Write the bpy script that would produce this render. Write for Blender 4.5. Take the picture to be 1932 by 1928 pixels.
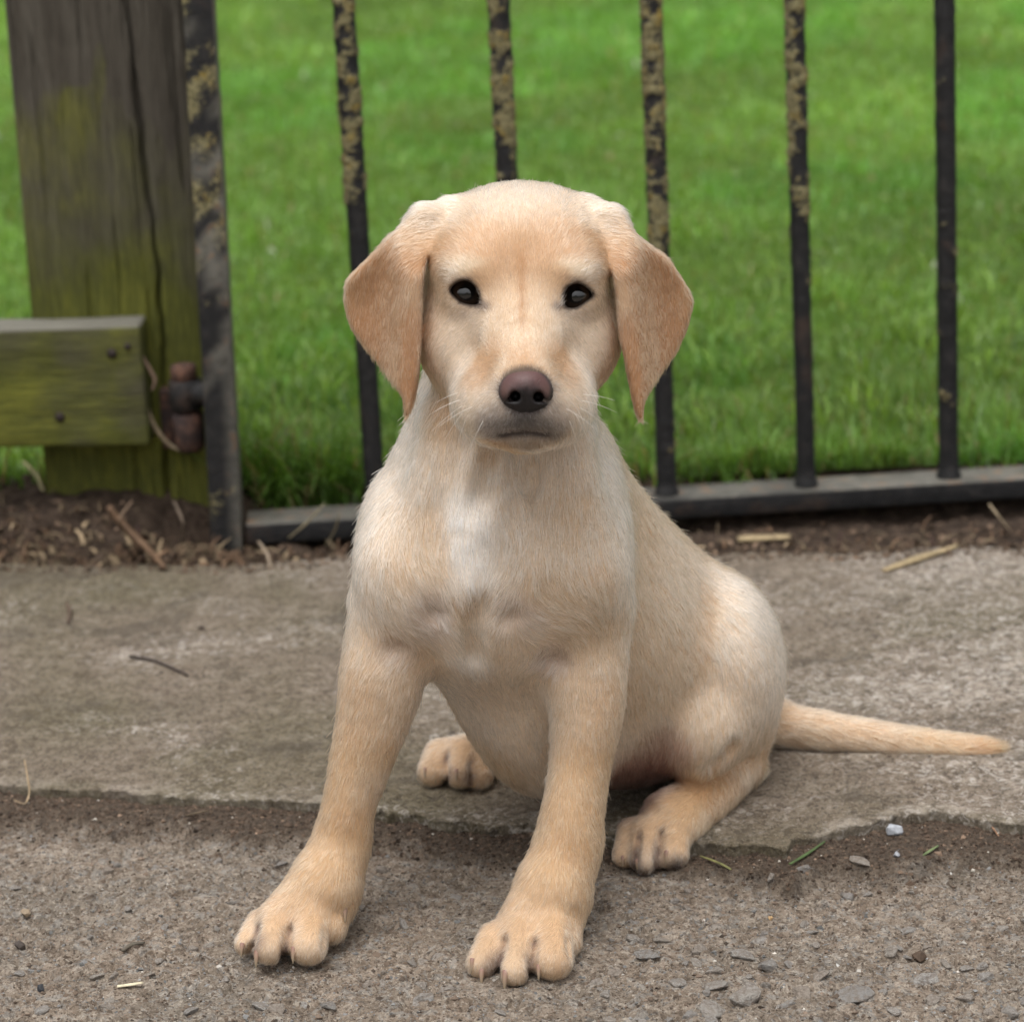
import bpy, math, random
import numpy as np
from mathutils import Vector, Matrix

# ------------------------------------------------------------------ scene reset
for _o in list(bpy.data.objects):
    bpy.data.objects.remove(_o)
SC = bpy.context.scene
COL = SC.collection
rng = np.random.default_rng(7)
random.seed(7)

# ------------------------------------------------------------------ camera
# measurements of the photograph are kept on a 1932 x 1928 grid
FPX = 4600.0
CAM_H = 0.60
PITCH = math.radians(17.0)
ROLL = math.radians(2.4)
cF = np.array([0.0, math.cos(PITCH), -math.sin(PITCH)])
R0 = np.array([1.0, 0.0, 0.0])
U0 = np.array([0.0, math.sin(PITCH), math.cos(PITCH)])
cR = R0 * math.cos(ROLL) - U0 * math.sin(ROLL)
cU = R0 * math.sin(ROLL) + U0 * math.cos(ROLL)
CAM = np.array([0.0, 0.0, CAM_H])

SLAB_Z = 0.012    # top of the broken slab above the worn path
def ray(px, py):
    return cF + cR * ((px - 966.0) / FPX) + cU * ((964.0 - py) / FPX)
def P(px, py, Y):                      # point seen at (px,py) that lies at depth Y
    d = ray(px, py)
    return CAM + d * (Y / d[1])
def G(px, py, z=0.0):                  # point seen at (px,py) at height z
    d = ray(px, py)
    return CAM + d * ((z - CAM_H) / d[2])
def S(px, Y):                          # photo pixels to metres at depth Y
    return px * Y * 1.035 / FPX
def proj(p):
    v = np.asarray(p) - CAM
    w = v @ cF
    return np.stack([966 + FPX * (v @ cR) / w, 964 - FPX * (v @ cU) / w], -1)

cam_d = bpy.data.cameras.new('camera')
cam = bpy.data.objects.new('camera', cam_d)
COL.objects.link(cam)
cam.matrix_world = Matrix(((cR[0], cU[0], -cF[0], CAM[0]), (cR[1], cU[1], -cF[1], CAM[1]),
                           (cR[2], cU[2], -cF[2], CAM[2]), (0, 0, 0, 1)))
cam_d.sensor_fit = 'HORIZONTAL'
cam_d.sensor_width = 36.0
cam_d.lens = 36.0 * FPX / 1932.0
cam_d.clip_start = 0.02
cam_d.clip_end = 3000.0
cam_d.dof.use_dof = True
cam_d.dof.focus_distance = 1.262
cam_d.dof.aperture_fstop = cam_d.lens / 8.8      # 8.8 mm entrance pupil
SC.camera = cam

# ------------------------------------------------------------------ light: overcast day
SUN_EL, SUN_AZ = math.radians(74), math.radians(-160)
w = bpy.data.worlds.new('World'); SC.world = w; w.use_nodes = True
nt = w.node_tree; nt.nodes.clear()
sky = nt.nodes.new('ShaderNodeTexSky'); sky.sky_type = 'NISHITA'; sky.sun_disc = False
sky.sun_elevation = SUN_EL; sky.sun_rotation = SUN_AZ
sky.air_density = 1.0; sky.dust_density = 6.0; sky.ozone_density = 1.0
hs = nt.nodes.new('ShaderNodeHueSaturation'); hs.inputs['Saturation'].default_value = 0.10
bg = nt.nodes.new('ShaderNodeBackground'); bg.inputs['Strength'].default_value = 0.13
wo = nt.nodes.new('ShaderNodeOutputWorld')
nt.links.new(sky.outputs[0], hs.inputs['Color']); nt.links.new(hs.outputs[0], bg.inputs['Color'])
nt.links.new(bg.outputs[0], wo.inputs['Surface'])
sun_d = bpy.data.lights.new('sun', 'SUN'); sun_d.energy = 0.55; sun_d.angle = math.radians(60)
sun_d.color = (1.0, 0.96, 0.9)
sun = bpy.data.objects.new('sun', sun_d); COL.objects.link(sun)
_sd = Vector((math.sin(SUN_AZ) * math.cos(SUN_EL), math.cos(SUN_AZ) * math.cos(SUN_EL), math.sin(SUN_EL)))
sun.rotation_euler = _sd.to_track_quat('Z', 'Y').to_euler()
vs = SC.view_settings
vs.view_transform = 'Standard'; vs.look = 'None'; vs.gamma = 1.0; vs.use_curve_mapping = False
vs.exposure = 0.75
SC.cycles.max_bounces = 8
SC.cycles.transmission_bounces = 8
SC.cycles.use_denoising = True
SC.render.film_transparent = False

# ------------------------------------------------------------------ small helpers
def tag(o, label=None, cat=None, group=None, kind=None):
    if label: o['label'] = label
    if cat: o['category'] = cat
    if group: o['group'] = group
    if kind: o['kind'] = kind
    return o

def link_mesh(name, verts, faces, mat=None, parent=None, smooth=True):
    me = bpy.data.meshes.new(name)
    verts = np.asarray(verts, dtype=np.float32)
    if isinstance(faces, np.ndarray):
        n, k = faces.shape
        me.vertices.add(len(verts)); me.vertices.foreach_set('co', verts.ravel())
        me.loops.add(n * k); me.loops.foreach_set('vertex_index', faces.astype(np.int32).ravel())
        me.polygons.add(n)
        me.polygons.foreach_set('loop_start', np.arange(0, n * k, k, dtype=np.int32))
        me.update(calc_edges=True)
    else:
        me.from_pydata([tuple(map(float, v)) for v in verts], [], faces)
    me.polygons.foreach_set('use_smooth', np.full(len(me.polygons), smooth))
    me.validate(verbose=False); me.update()
    if mat: me.materials.append(mat)
    o = bpy.data.objects.new(name, me); COL.objects.link(o)
    if parent is not None: o.parent = parent
    return o

def empty(name, loc=(0, 0, 0)):
    o = bpy.data.objects.new(name, None); COL.objects.link(o); o.location = loc
    o.empty_display_size = 0.02
    return o

def vnoise(p, scale, seed=0):
    """smooth value noise in [-1,1]; p (N,3)"""
    q = np.asarray(p, dtype=np.float64) * scale
    i = np.floor(q).astype(np.int64); f = q - i
    f = f * f * f * (f * (f * 6 - 15) + 10)
    def h(ix, iy, iz):
        n = (ix * 374761393 + iy * 668265263 + iz * 2147483647 + seed * 974634777) & 0xffffffff
        n = ((n ^ (n >> 13)) * 1274126177) & 0xffffffff
        n = ((n ^ (n >> 16)) * 2246822519) & 0xffffffff
        return ((n ^ (n >> 15)) & 0xffff) / 32767.5 - 1.0
    r = 0
    for dx in (0, 1):
        for dy in (0, 1):
            for dz in (0, 1):
                wgt = (f[:, 0] if dx else 1 - f[:, 0]) * (f[:, 1] if dy else 1 - f[:, 1]) * (f[:, 2] if dz else 1 - f[:, 2])
                r = r + wgt * h(i[:, 0] + dx, i[:, 1] + dy, i[:, 2] + dz)
    return r
def fbm(p, scale, oct=4, seed=0, gain=0.5):
    a, s, r, t = 1.0, scale, 0, 0
    for k in range(oct):
        r = r + a * vnoise(p, s, seed + 17 * k); t += a; a *= gain; s *= 2.03
    return r / t
def sstep(a, b, x):
    t = np.clip((x - a) / (b - a), 0, 1); return t * t * (3 - 2 * t)

# ------------------------------------------------------------------ material helper
class NT:
    def __init__(s, name):
        s.m = bpy.data.materials.new(name); s.m.use_nodes = True
        s.t = s.m.node_tree; s.t.nodes.clear()
        s.out = s.t.nodes.new('ShaderNodeOutputMaterial')
    def n(s, typ, **kw):
        nd = s.t.nodes.new('ShaderNode' + typ)
        for k, v in kw.items():
            if k.startswith('_'): setattr(nd, k[1:], v)
            else:
                key = k.replace('__', ' ')
                sock = nd.inputs[int(key[1:])] if key[0] == 'i' and key[1:].isdigit() else nd.inputs[key]
                if hasattr(v, 'is_output') or isinstance(v, bpy.types.NodeSocket): s.t.links.new(v, sock)
                else: sock.default_value = v
        return nd
    def l(s, a, b): s.t.links.new(a, b)
    def obj(s): return s.n('TexCoord').outputs['Object']
    def noise(s, vec, scale, detail=6, rough=0.6, dist=0.0):
        return s.n('TexNoise', Vector=vec, Scale=scale, Detail=detail, Roughness=rough, Distortion=dist).outputs['Fac']
    def map(s, vec, sc=(1, 1, 1), loc=(0, 0, 0)):
        return s.n('Mapping', Vector=vec, Scale=sc, Location=loc).outputs[0]
    def ramp(s, fac, stops, interp='LINEAR'):
        r = s.n('ValToRGB', Fac=fac); r.color_ramp.interpolation = interp
        e = r.color_ramp.elements
        while len(e) < len(stops): e.new(0.5)
        for k, (p, c) in enumerate(stops):
            e[k].position = p
            e[k].color = (c, c, c, 1) if isinstance(c, (int, float)) else tuple(c) + ((1,) if len(c) == 3 else ())
        return r.outputs['Color']
    def mix(s, fac, a, b, mode='MIX'):
        m = s.n('MixRGB', _blend_type=mode)
        for k, v in ((0, fac), (1, a), (2, b)):
            if isinstance(v, bpy.types.NodeSocket): s.l(v, m.inputs[k])
            elif isinstance(v, (int, float)): m.inputs[k].default_value = v if k == 0 else (v, v, v, 1)
            else: m.inputs[k].default_value = tuple(v) + ((1,) if len(v) == 3 else ())
        return m.outputs[0]
    def math(s, op, a, b=0.0):
        m = s.n('Math', _operation=op)
        for k, v in ((0, a), (1, b)):
            if isinstance(v, bpy.types.NodeSocket): s.l(v, m.inputs[k])
            else: m.inputs[k].default_value = v
        return m.outputs[0]
    def bump(s, h, dist=0.001, strength=1.0, normal=None):
        b = s.n('Bump', Height=h, Distance=dist, Strength=strength)
        if normal is not None: s.l(normal, b.inputs['Normal'])
        return b.outputs[0]
    def pbsdf(s, color, rough=0.8, normal=None, spec=0.3, **kw):
        b = s.n('BsdfPrincipled', Roughness=rough, **kw)
        if isinstance(color, bpy.types.NodeSocket): s.l(color, b.inputs['Base Color'])
        else: b.inputs['Base Color'].default_value = tuple(color) + (1,)
        if isinstance(spec, bpy.types.NodeSocket): s.l(spec, b.inputs['Specular IOR Level'])
        else: b.inputs['Specular IOR Level'].default_value = spec
        if normal is not None: s.l(normal, b.inputs['Normal'])
        s.l(b.outputs[0], s.out.inputs['Surface'])
        return b
# ================================================================== the setting
def grid_mesh(xs, ys2d, zfn):
    """xs (n,), ys2d (n,m) -> verts grid"""
    n, m = ys2d.shape
    X = np.repeat(xs[:, None], m, 1)
    p = np.stack([X.ravel(), ys2d.ravel(), np.zeros(n * m)], 1)
    p[:, 2] = zfn(p)
    i = np.arange(n - 1)[:, None] * m + np.arange(m - 1)[None, :]
    F = np.stack([i, i + m, i + m + 1, i + 1], -1).reshape(-1, 4)
    return p, F
def spaced(lo, dlo, dhi, hi, step, grow=1.25):
    """dense between dlo and dhi, coarser outside"""
    mid = list(np.arange(dlo, dhi + step * .5, step))
    a = []; x = dlo; s_ = step
    while x > lo: s_ *= grow; x -= s_; a.append(max(x, lo))
    b = []; x = mid[-1]; s_ = step
    while x < hi: s_ *= grow; x += s_; b.append(min(x, hi))
    return np.array(a[::-1] + mid + b)

# broken front edge of the slab
_e = [(-700, 1462), (0, 1478), (100, 1483), (200, 1490), (330, 1497), (420, 1503), (520, 1508), (600, 1511), (720, 1530), (850, 1545), (930, 1558), (1010, 1555),
      (1120, 1562), (1200, 1580), (1320, 1590), (1400, 1589), (1440, 1596), (1484, 1604), (1497, 1580), (1540, 1575), (1600, 1562), (1650, 1546), (1700, 1533), (1760, 1530),
      (1820, 1537), (1880, 1548), (1932, 1556), (2600, 1570)]
_ew = np.array([G(x, y, SLAB_Z)[:2] for x, y in _e])
def edge_y(x):
    y = np.interp(x, _ew[:, 0], _ew[:, 1])
    q = np.stack([x, np.zeros_like(x), np.zeros_like(x)], 1)
    return y + 0.0045 * fbm(q, 60, 4, 41) + 0.0022 * fbm(q, 330, 3, 42)
# far edge, where the soil under the gate begins
_fw = np.array([G(x, y, SLAB_Z)[:2] for x, y in [(-700, 1075), (0, 1062), (200, 1068), (440, 1062), (640, 1050), (900, 1044), (1300, 1048), (1500, 1040), (1932, 1034), (2600, 1010)]])
def far_y(x):
    q = np.stack([x, np.zeros_like(x), np.zeros_like(x)], 1)
    return np.interp(x, _fw[:, 0], _fw[:, 1]) + 0.010 * fbm(q, 25, 4, 44)

def soil_mask(p):
    """1 where dark soil fills the break in front of the slab"""
    d = edge_y(p[:, 0]) - p[:, 1]
    wdt = 0.044 + 0.026 * fbm(p * [1, .3, 0], 14, 3, 46) + 0.018 * np.exp(-((p[:, 0] - 0.20) / 0.08) ** 2) - 0.010 * np.exp(-((p[:, 0] - 0.10) / 0.04) ** 2)
    return 1 - sstep(0.55, 1.25, d / wdt + 0.35 * fbm(p, 60, 3, 47))

# ---- rough worn path in front -------------------------------------------------
def front_z(p):
    sm = soil_mask(p)
    z = 0.0022 * fbm(p, 18, 3, 51) + 0.0024 * fbm(p, 85, 3, 52) + 0.0015 * fbm(p, 260, 3, 53)
    pit = fbm(p, 140, 2, 54); z -= 0.0026 * sstep(0.25, 0.6, pit)
    soil = 0.0066 + 0.0018 * fbm(p, 45, 3, 55) + 0.0015 * np.abs(fbm(p, 260, 3, 56))
    lean = 1 - sstep(0.0, 0.012, edge_y(p[:, 0]) - p[:, 1])
    z = z * (1 - sm) + (soil * sstep(.15, .9, sm) - 0.0015 * lean) * sm
    for px, py, r in ((0.068, 1.272, 0.030), (-0.118, 1.18, 0.03), (0.0, 1.155, 0.03)):
        z = z * (1 - np.exp(-(((p[:, 0] - px) ** 2 + (p[:, 1] - py) ** 2) / r ** 2) ** 1.5))
    return z
xs = spaced(-4, -0.40, 0.42, 4, 0.0013)
tt = np.concatenate([spaced(-3.0, -0.34, 0.0, 0.0, 0.0013), [0.006, 0.02]])
_sm = np.convolve(np.pad(edge_y(xs), 60, mode='edge'), np.ones(121) / 121, 'valid')
front_ys = _sm[:, None] + 0.016 + tt[None, :]
fV, fF = grid_mesh(xs, front_ys, front_z)
path_m = NT('worn_path')
o_ = path_m.obj()
sm_ = path_m.n('Attribute', _attribute_name='soil').outputs['Fac']
big = path_m.noise(o_, 9, 5, .6); mid_ = path_m.noise(o_, 85, 7, .72, .4); fine = path_m.noise(o_, 330, 5, .72); spk = path_m.noise(o_, 950, 2, .6)
stone_v = path_m.n('TexVoronoi', Vector=path_m.n('Vector' + 'Math', _operation='ADD', i0=o_, i1=path_m.n('TexNoise', Vector=o_, Scale=90.0).outputs['Color']).outputs[0], Scale=70.0)
base = path_m.ramp(mid_, [(.32, (.115, .088, .069)), (.44, (.225, .180, .143)), (.55, (.305, .255, .212)), (.68, (.42, .375, .33))])
base = path_m.mix(path_m.ramp(big, [(.40, 0), (.65, .55)]), base, (.165, .155, .135))
# grey aggregate showing through
agg = path_m.noise(o_, 130, 3, .5, 1.2)
base = path_m.mix(path_m.ramp(agg, [(.54, 0), (.60, .7)]), base, path_m.ramp(mid_, [(.35, (.16, .157, .152)), (.65, (.36, .35, .335))]))
base = path_m.mix(path_m.ramp(fine, [(.37, .75), (.50, 0)]), base, (.060, .045, .036))
base = path_m.mix(path_m.ramp(spk, [(.64, 0), (.74, .45)]), base, (.42, .38, .33))
crust = path_m.noise(o_, 360, 4, .6, 1.0)
base = path_m.mix(path_m.ramp(crust, [(.55, 0), (.62, .6)]), base, (.47, .43, .38))
base = path_m.mix(path_m.ramp(path_m.noise(o_, 210, 4, .6, 1.4), [(.36, .7), (.43, 0)]), base, (.085, .064, .050))
so = path_m.ramp(fine, [(.30, (.022, .015, .011)), (.50, (.070, .048, .034)), (.66, (.135, .096, .068)), (.80, (.24, .19, .145))])
so = path_m.mix(path_m.ramp(mid_, [(.35, .45), (.55, 0)]), so, (.040, .029, .022))
so = path_m.mix(1.0, so, (1.22, 1.30, 1.32), 'MULTIPLY')
so = path_m.mix(path_m.ramp(spk, [(.68, 0), (.74, .5)]), so, (.36, .32, .27))
base = path_m.mix(1.0, base, (1.0, .96, .90), 'MULTIPLY')
colr = path_m.mix(sm_, base, so)
hgt = path_m.math('ADD', path_m.math('MULTIPLY', mid_, 1.2), path_m.math('ADD', fine, path_m.math('MULTIPLY', spk, .5)))
path_m.pbsdf(colr, path_m.ramp(agg, [(.4, .95), (.7, .7)]), normal=path_m.bump(hgt, 0.0024, 1.0), spec=0.25)
worn_path = link_mesh('worn_path', fV, fF, path_m.m)
_at = worn_path.data.attributes.new('soil', 'FLOAT', 'POINT'); _at.data.foreach_set('value', soil_mask(fV).astype(np.float32))
tag(worn_path, kind='structure')

# ---- concrete slab --------------------------------------------------------------
def slab_top(p):
    return SLAB_Z + 0.0010 * fbm(p, 9, 3, 61) + 0.0006 * fbm(p, 70, 3, 62) + 0.0004 * fbm(p, 260, 2, 63) - 0.0012 * sstep(.3, .6, fbm(p, 120, 2, 64))
xs = spaced(-4, -0.44, 0.46, 4, 0.0017)
ey = edge_y(xs); fy = far_y(xs)
q = np.stack([xs * 0 + xs, ey, ey * 0], 1)
chip = np.clip(fbm(q, 45, 3, 65) + 0.1, 0, 1) * 0.012 + 0.001
prof = [(-0.001, -0.018), (0.0, -0.0075), (0.0003, -0.0042), (0.0006, -0.0022), (0.10, -0.0012), (0.5, -0.0005), (1.0, 0.0)]   # (share of chip, drop)
cols = []; drops = []
for a_, dz in prof: cols.append(ey + (a_ if a_ < 0.01 else a_ * chip)); drops.append(np.full(len(xs), dz))
n_in = 260
for k in range(1, n_in + 1):
    t = k / n_in
    t = t * (0.55 + 0.45 * t)
    cols.append(ey + chip + (fy - ey - chip) * t); drops.append(np.zeros(len(xs)))
cols.append(fy + 0.004); drops.append(np.full(len(xs), -0.03))
ys2d = np.stack(cols, 1); dr = np.stack(drops, 1)
sV, sF = grid_mesh(xs, ys2d, slab_top)
jag = 1 + 1.0 * fbm(sV * [1, .2, 0], 160, 3, 66)
sV[:, 2] += dr.ravel() * jag
slab_m = NT('old_concrete')
o_ = slab_m.obj()
big = slab_m.noise(o_, 5.5, 6, .6, .3); mid_ = slab_m.noise(o_, 75, 8, .74, .3); fine = slab_m.noise(o_, 260, 6, .74); spk = slab_m.noise(o_, 800, 2, .6)
c_ = slab_m.ramp(mid_, [(.32, (.105, .085, .068)), (.45, (.185, .153, .124)), (.55, (.245, .210, .175)), (.68, (.37, .335, .295))])
wpat = slab_m.noise(slab_m.map(o_, (1, 1.6, 1), (3.1, 0, 0)), 6, 5, .65, .5)
wpat = slab_m.math('ADD', wpat, slab_m.math('MULTIPLY', slab_m.n('SeparateXYZ', Vector=o_).outputs['X'], .22))
c_ = slab_m.mix(slab_m.ramp(wpat, [(.50, 0), (.70, .75)]), c_, slab_m.ramp(mid_, [(.40, (.17, .15, .125)), (.50, (.36, .33, .30)), (.6, (.50, .46, .42))]))
c_ = slab_m.mix(slab_m.ramp(big, [(.45, 0), (.65, .50)]), c_, slab_m.ramp(mid_, [(.3, (.085, .075, .045)), (.7, (.19, .172, .12))]))
c_ = slab_m.mix(slab_m.ramp(fine, [(.38, .85), (.49, 0)]), c_, (.060, .048, .038))
c_ = slab_m.mix(slab_m.ramp(spk, [(.56, 0), (.68, .6)]), c_, (.48, .45, .40))
ed_ = slab_m.n('Attribute', _attribute_name='edge').outputs['Fac']
lp_ = slab_m.n('Attribute', _attribute_name='lip').outputs['Fac']
c_ = slab_m.mix(lp_, c_, slab_m.ramp(mid_, [(.38, (.20, .18, .155)), (.55, (.46, .43, .39))]))
ms_ = slab_m.n('Attribute', _attribute_name='moss').outputs['Fac']
c_ = slab_m.mix(ed_, c_, slab_m.ramp(fine, [(.3, (.018, .014, .010)), (.55, (.060, .048, .034)), (.75, (.15, .125, .095))]))  # front face darkened: shadow line under the slab edge painted in
c_ = slab_m.mix(ms_, c_, slab_m.ramp(fine, [(.3, (.030, .034, .010)), (.7, (.115, .120, .035))]))
c_ = slab_m.mix(1.0, c_, (.86, .80, .73), 'MULTIPLY')
fl_ = slab_m.noise(o_, 210, 5, .65, 1.0)
c_ = slab_m.mix(slab_m.math('MULTIPLY', slab_m.ramp(fl_, [(.53, 0), (.60, .75)]), slab_m.ramp(wpat, [(.42, .12), (.60, 1)])), c_, (.48, .44, .395))
c_ = slab_m.mix(slab_m.ramp(fl_, [(.37, .6), (.44, 0)]), c_, (.075, .06, .048))
stn = slab_m.noise(o_, 14, 6, .7, .8)
c_ = slab_m.mix(slab_m.ramp(stn, [(.36, .55), (.47, 0)]), c_, (.075, .062, .047))
pitn = slab_m.noise(o_, 95, 3, .5, .6)
c_ = slab_m.mix(slab_m.ramp(pitn, [(.27, .85), (.33, 0)]), c_, (.045, .036, .028))
hgt = slab_m.math('ADD', slab_m.math('MULTIPLY', mid_, 1.0), slab_m.math('ADD', fine, slab_m.math('MULTIPLY', spk, .4)))
slab_m.pbsdf(c_, 0.92, normal=slab_m.bump(hgt, 0.0018, 1.0), spec=0.22)
slab = link_mesh('concrete_slab', sV, sF, slab_m.m)
dd = sV[:, 1] - edge_y(sV[:, 0])
_at = slab.data.attributes.new('edge', 'FLOAT', 'POINT')
_at.data.foreach_set('value', (np.clip((1 - sstep(-0.001, 0.0012, dd)), 0, 1) * .85).astype(np.float32))
_at = slab.data.attributes.new('lip', 'FLOAT', 'POINT')
_at.data.foreach_set('value', (.5 * (1 - sstep(.002, .014, dd + .008 * fbm(sV, 60, 3, 70))) * sstep(-.15, .35, fbm(sV, 22, 3, 77) + .2 * (sV[:, 0] < 0))).astype(np.float32))
moss = 0.6 * (1 - sstep(0.0, 0.016, dd + 0.006 * fbm(sV, 90, 3, 67))) * sstep(-.05, .3, fbm(sV, 30, 3, 68) + 0.25 * (sV[:, 0] < 0.02)) * .35
moss = np.maximum(moss, .30 * sstep(.0, .6, fbm(sV, 7, 3, 69) + .25 * sstep(.05, -.25, sV[:, 0])))
_at = slab.data.attributes.new('moss', 'FLOAT', 'POINT'); _at.data.foreach_set('value', moss.astype(np.float32))
tag(slab, kind='structure')

# ---- bare soil under the gate and round the post ----------------------------------
def soil_z(p):
    z = 0.006 + 0.007 * fbm(p, 22, 4, 71) + 0.003 * fbm(p, 120, 3, 72)
    bank = sstep(-0.20, -0.27, p[:, 0]) * sstep(1.82, 1.93, p[:, 1]) * (1 - sstep(1.97, 2.04, p[:, 1]))
    z = z + bank * (0.030 + 0.012 * fbm(p, 16, 3, 73))
    hole = np.exp(-(((p[:, 0] + 0.265) / 0.045) ** 2 + ((p[:, 1] - 1.90) / 0.030) ** 2))
    z = z - 0.040 * hole
    trench = np.exp(-((p[:, 1] - 1.885 - 0.03 * (p[:, 0] + .2)) / 0.03) ** 2) * sstep(-0.2, -0.1, p[:, 0])  # trench added to deepen the shade under the rail
    z = z - 0.012 * trench
    return z + 0.014 * sstep(1.93, 2.0, p[:, 1]) * (1 - sstep(2.0, 2.05, p[:, 1]))
xs = spaced(-4, -0.46, 0.52, 4, 0.0035)
tt = spaced(0, 0.0, 0.24, 0.5, 0.0035)
ys2d = (far_y(xs) - 0.012)[:, None] + tt[None, :]
bV, bF = grid_mesh(xs, ys2d, soil_z)
soil_m = NT('dark_soil')
o_ = soil_m.obj()
mid_ = soil_m.noise(o_, 60, 6, .65, .5); fine = soil_m.noise(o_, 260, 5, .7)
c_ = soil_m.ramp(mid_, [(.30, (.020, .014, .010)), (.50, (.058, .040, .029)), (.70, (.115, .082, .060))])
c_ = soil_m.mix(soil_m.ramp(fine, [(.58, 0), (.72, .6)]), c_, (.19, .145, .105))
soil_m.pbsdf(c_, 0.97, normal=soil_m.bump(soil_m.math('ADD', mid_, fine), 0.005, 1.0), spec=0.15)
soil = link_mesh('soil', bV, bF, soil_m.m)
tag(soil, kind='structure')

# ---- lawn -------------------------------------------------------------------------
lawn_m = NT('lawn_soil_and_thatch')
o_ = lawn_m.obj()
c_ = lawn_m.ramp(lawn_m.noise(o_, 30, 6, .65), [(.3, (.035, .068, .011)), (.55, (.085, .150, .024)), (.75, (.13, .205, .038))])
lawn_m.pbsdf(c_, 0.95, spec=0.1)
LAWN_Y0 = 1.985
xs = np.concatenate([np.linspace(-400, -6, 12), np.linspace(-5, 5, 120), np.linspace(6, 400, 12)])
ysl = np.concatenate([np.linspace(LAWN_Y0, 9, 160), np.geomspace(9.5, 900, 14)])
def lawn_z(p): return 0.022 + 0.012 * fbm(p, 2.2, 3, 81) * sstep(2.0, 2.3, p[:, 1])
lV, lF = grid_mesh(xs, np.repeat(ysl[None, :], len(xs), 0), lawn_z)
lawn = link_mesh('lawn', lV, lF, lawn_m.m)
tag(lawn, kind='structure')
# the wider ground below everything
gm = NT('far_ground'); gm.pbsdf((.09, .085, .06), 0.95, spec=0.1)
tag(link_mesh('ground', [(-900, -900, -0.05), (900, -900, -0.05), (900, 900, -0.05), (-900, 900, -0.05)], [(0, 1, 2, 3)], gm.m), kind='structure')

# ---- grass: every blade a bent three-segment leaf, one mass -------------------------
def blades(name, base, length, width, az, bend, color, mat, K=4):
    """vectorised blades; 4 rows of 2 verts, last row pinched"""
    n = len(base)
    dirv = np.stack([np.cos(az), np.sin(az), 0 * az], 1)
    side = np.stack([-np.sin(az), np.cos(az), 0 * az], 1)
    rot = rng.uniform(-1.2, 1.2, n)
    side = side * np.cos(rot)[:, None] + dirv * np.sin(rot)[:, None] * 0.6
    V = np.zeros((n, K, 2, 3))
    for j in range(K):
        t = j / (K - 1)
        ang = bend * t
        c = base + dirv * (length * t * np.sin(ang * .75))[:, None] + np.array([0, 0, 1.0]) * (length * t * np.cos(ang * .75))[:, None]
        wdt = width * (1 - t ** 1.6 * .96)
        V[:, j, 0] = c - side * (wdt / 2)[:, None]; V[:, j, 1] = c + side * (wdt / 2)[:, None]
    V = V.reshape(-1, 3)
    b0 = np.arange(n)[:, None] * (K * 2)
    F = np.concatenate([np.stack([b0[:, 0] + 2 * j, b0[:, 0] + 2 * j + 1, b0[:, 0] + 2 * j + 3, b0[:, 0] + 2 * j + 2], 1) for j in range(K - 1)])
    o = link_mesh(name, V, F, mat)
    at = o.data.attributes.new('tint', 'FLOAT_COLOR', 'POINT')
    cc = np.repeat(np.concatenate([color, np.ones((n, 1))], 1), K * 2, 0)
    at.data.foreach_set('color', cc.astype(np.float32).ravel())
    return o
grass_m = NT('grass_blade')
_c = grass_m.n('Attribute', _attribute_name='tint').outputs['Color']
pb = grass_m.n('BsdfPrincipled', Roughness=0.42); grass_m.l(_c, pb.inputs['Base Color']); pb.inputs['Specular IOR Level'].default_value = 0.45
tr = grass_m.n('BsdfTranslucent'); grass_m.l(grass_m.mix(1.0, _c, (1.25, 1.3, .6), 'MULTIPLY'), tr.inputs['Color'])
ms = grass_m.n('MixShader', Fac=0.42); grass_m.l(pb.outputs[0], ms.inputs[1]); grass_m.l(tr.outputs[0], ms.inputs[2])
grass_m.l(ms.outputs[0], grass_m.out.inputs['Surface'])
NB = 320000
u = rng.random(NB)
gy = LAWN_Y0 - 0.015 + 6.5 * u ** 1.9
gx = rng.uniform(-1, 1, NB); gx = np.sign(gx) * np.where(np.abs(gx) < .74, np.abs(gx) / .74, 1 + ((np.abs(gx) - .74) / .26) ** 1.5 * 2.2) * (0.36 + 0.22 * gy) + 0.03
keep = np.ones(NB, bool)
p2 = np.stack([gx, gy, 0 * gx], 1)
gz = lawn_z(p2)
patch = fbm(p2, 3.2, 3, 83); small = fbm(p2, 14, 3, 84)
hgt = (0.018 + 0.006 * patch + 0.013 * small) * np.clip(1 + .25 * rng.normal(size=NB), .4, 1.8)
near = 1 - sstep(1.97, 2.35, gy)
hgt *= 1 + 0.5 * near * (0.6 + small) + 0.25 * sstep(3, 6, gy)
wdt = 0.0019 * np.clip(1 + .3 * rng.normal(size=NB), .5, 1.8) * (1 + 0.42 * (gy - 2))
keep &= ~((gy < 2.06) & (rng.random(NB) < 0.55 + .5 * fbm(p2, 26, 2, 85)))
az = rng.uniform(0, 2 * math.pi, NB) ; bend = np.abs(rng.normal(0.75, 0.38, NB)) + .1
gcol = np.array([.142, .250, .050]) * (1 + .30 * patch[:, None] + .38 * small[:, None]) * np.clip(1 + .22 * rng.normal(size=(NB, 1)), .4, 1.7)
broad = rng.random(NB) < .07
wdt = np.where(broad, wdt * 2.4, wdt); hgt = np.where(broad, hgt * .75, hgt)
gcol = np.where(broad[:, None], gcol * 1.25 + [.02, .02, .02], gcol)
yel = (rng.random(NB) < 0.10 + .10 * (patch < -.2)).astype(float)[:, None]
gcol = gcol * (1 - .6 * yel) + np.array([.20, .21, .045]) * .6 * yel
dead = (rng.random(NB) < 0.015 + 0.03 * near)[:, None]
gcol = np.where(dead, np.array([.30, .22, .11]), gcol)
gcol *= (1 + .35 * fbm(p2, 1.3, 2, 88) + .25 * sstep(2.6, 5.5, gy))[:, None]
lush = (vnoise(p2, 2.1, 86) > .15)[:, None]
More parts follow.
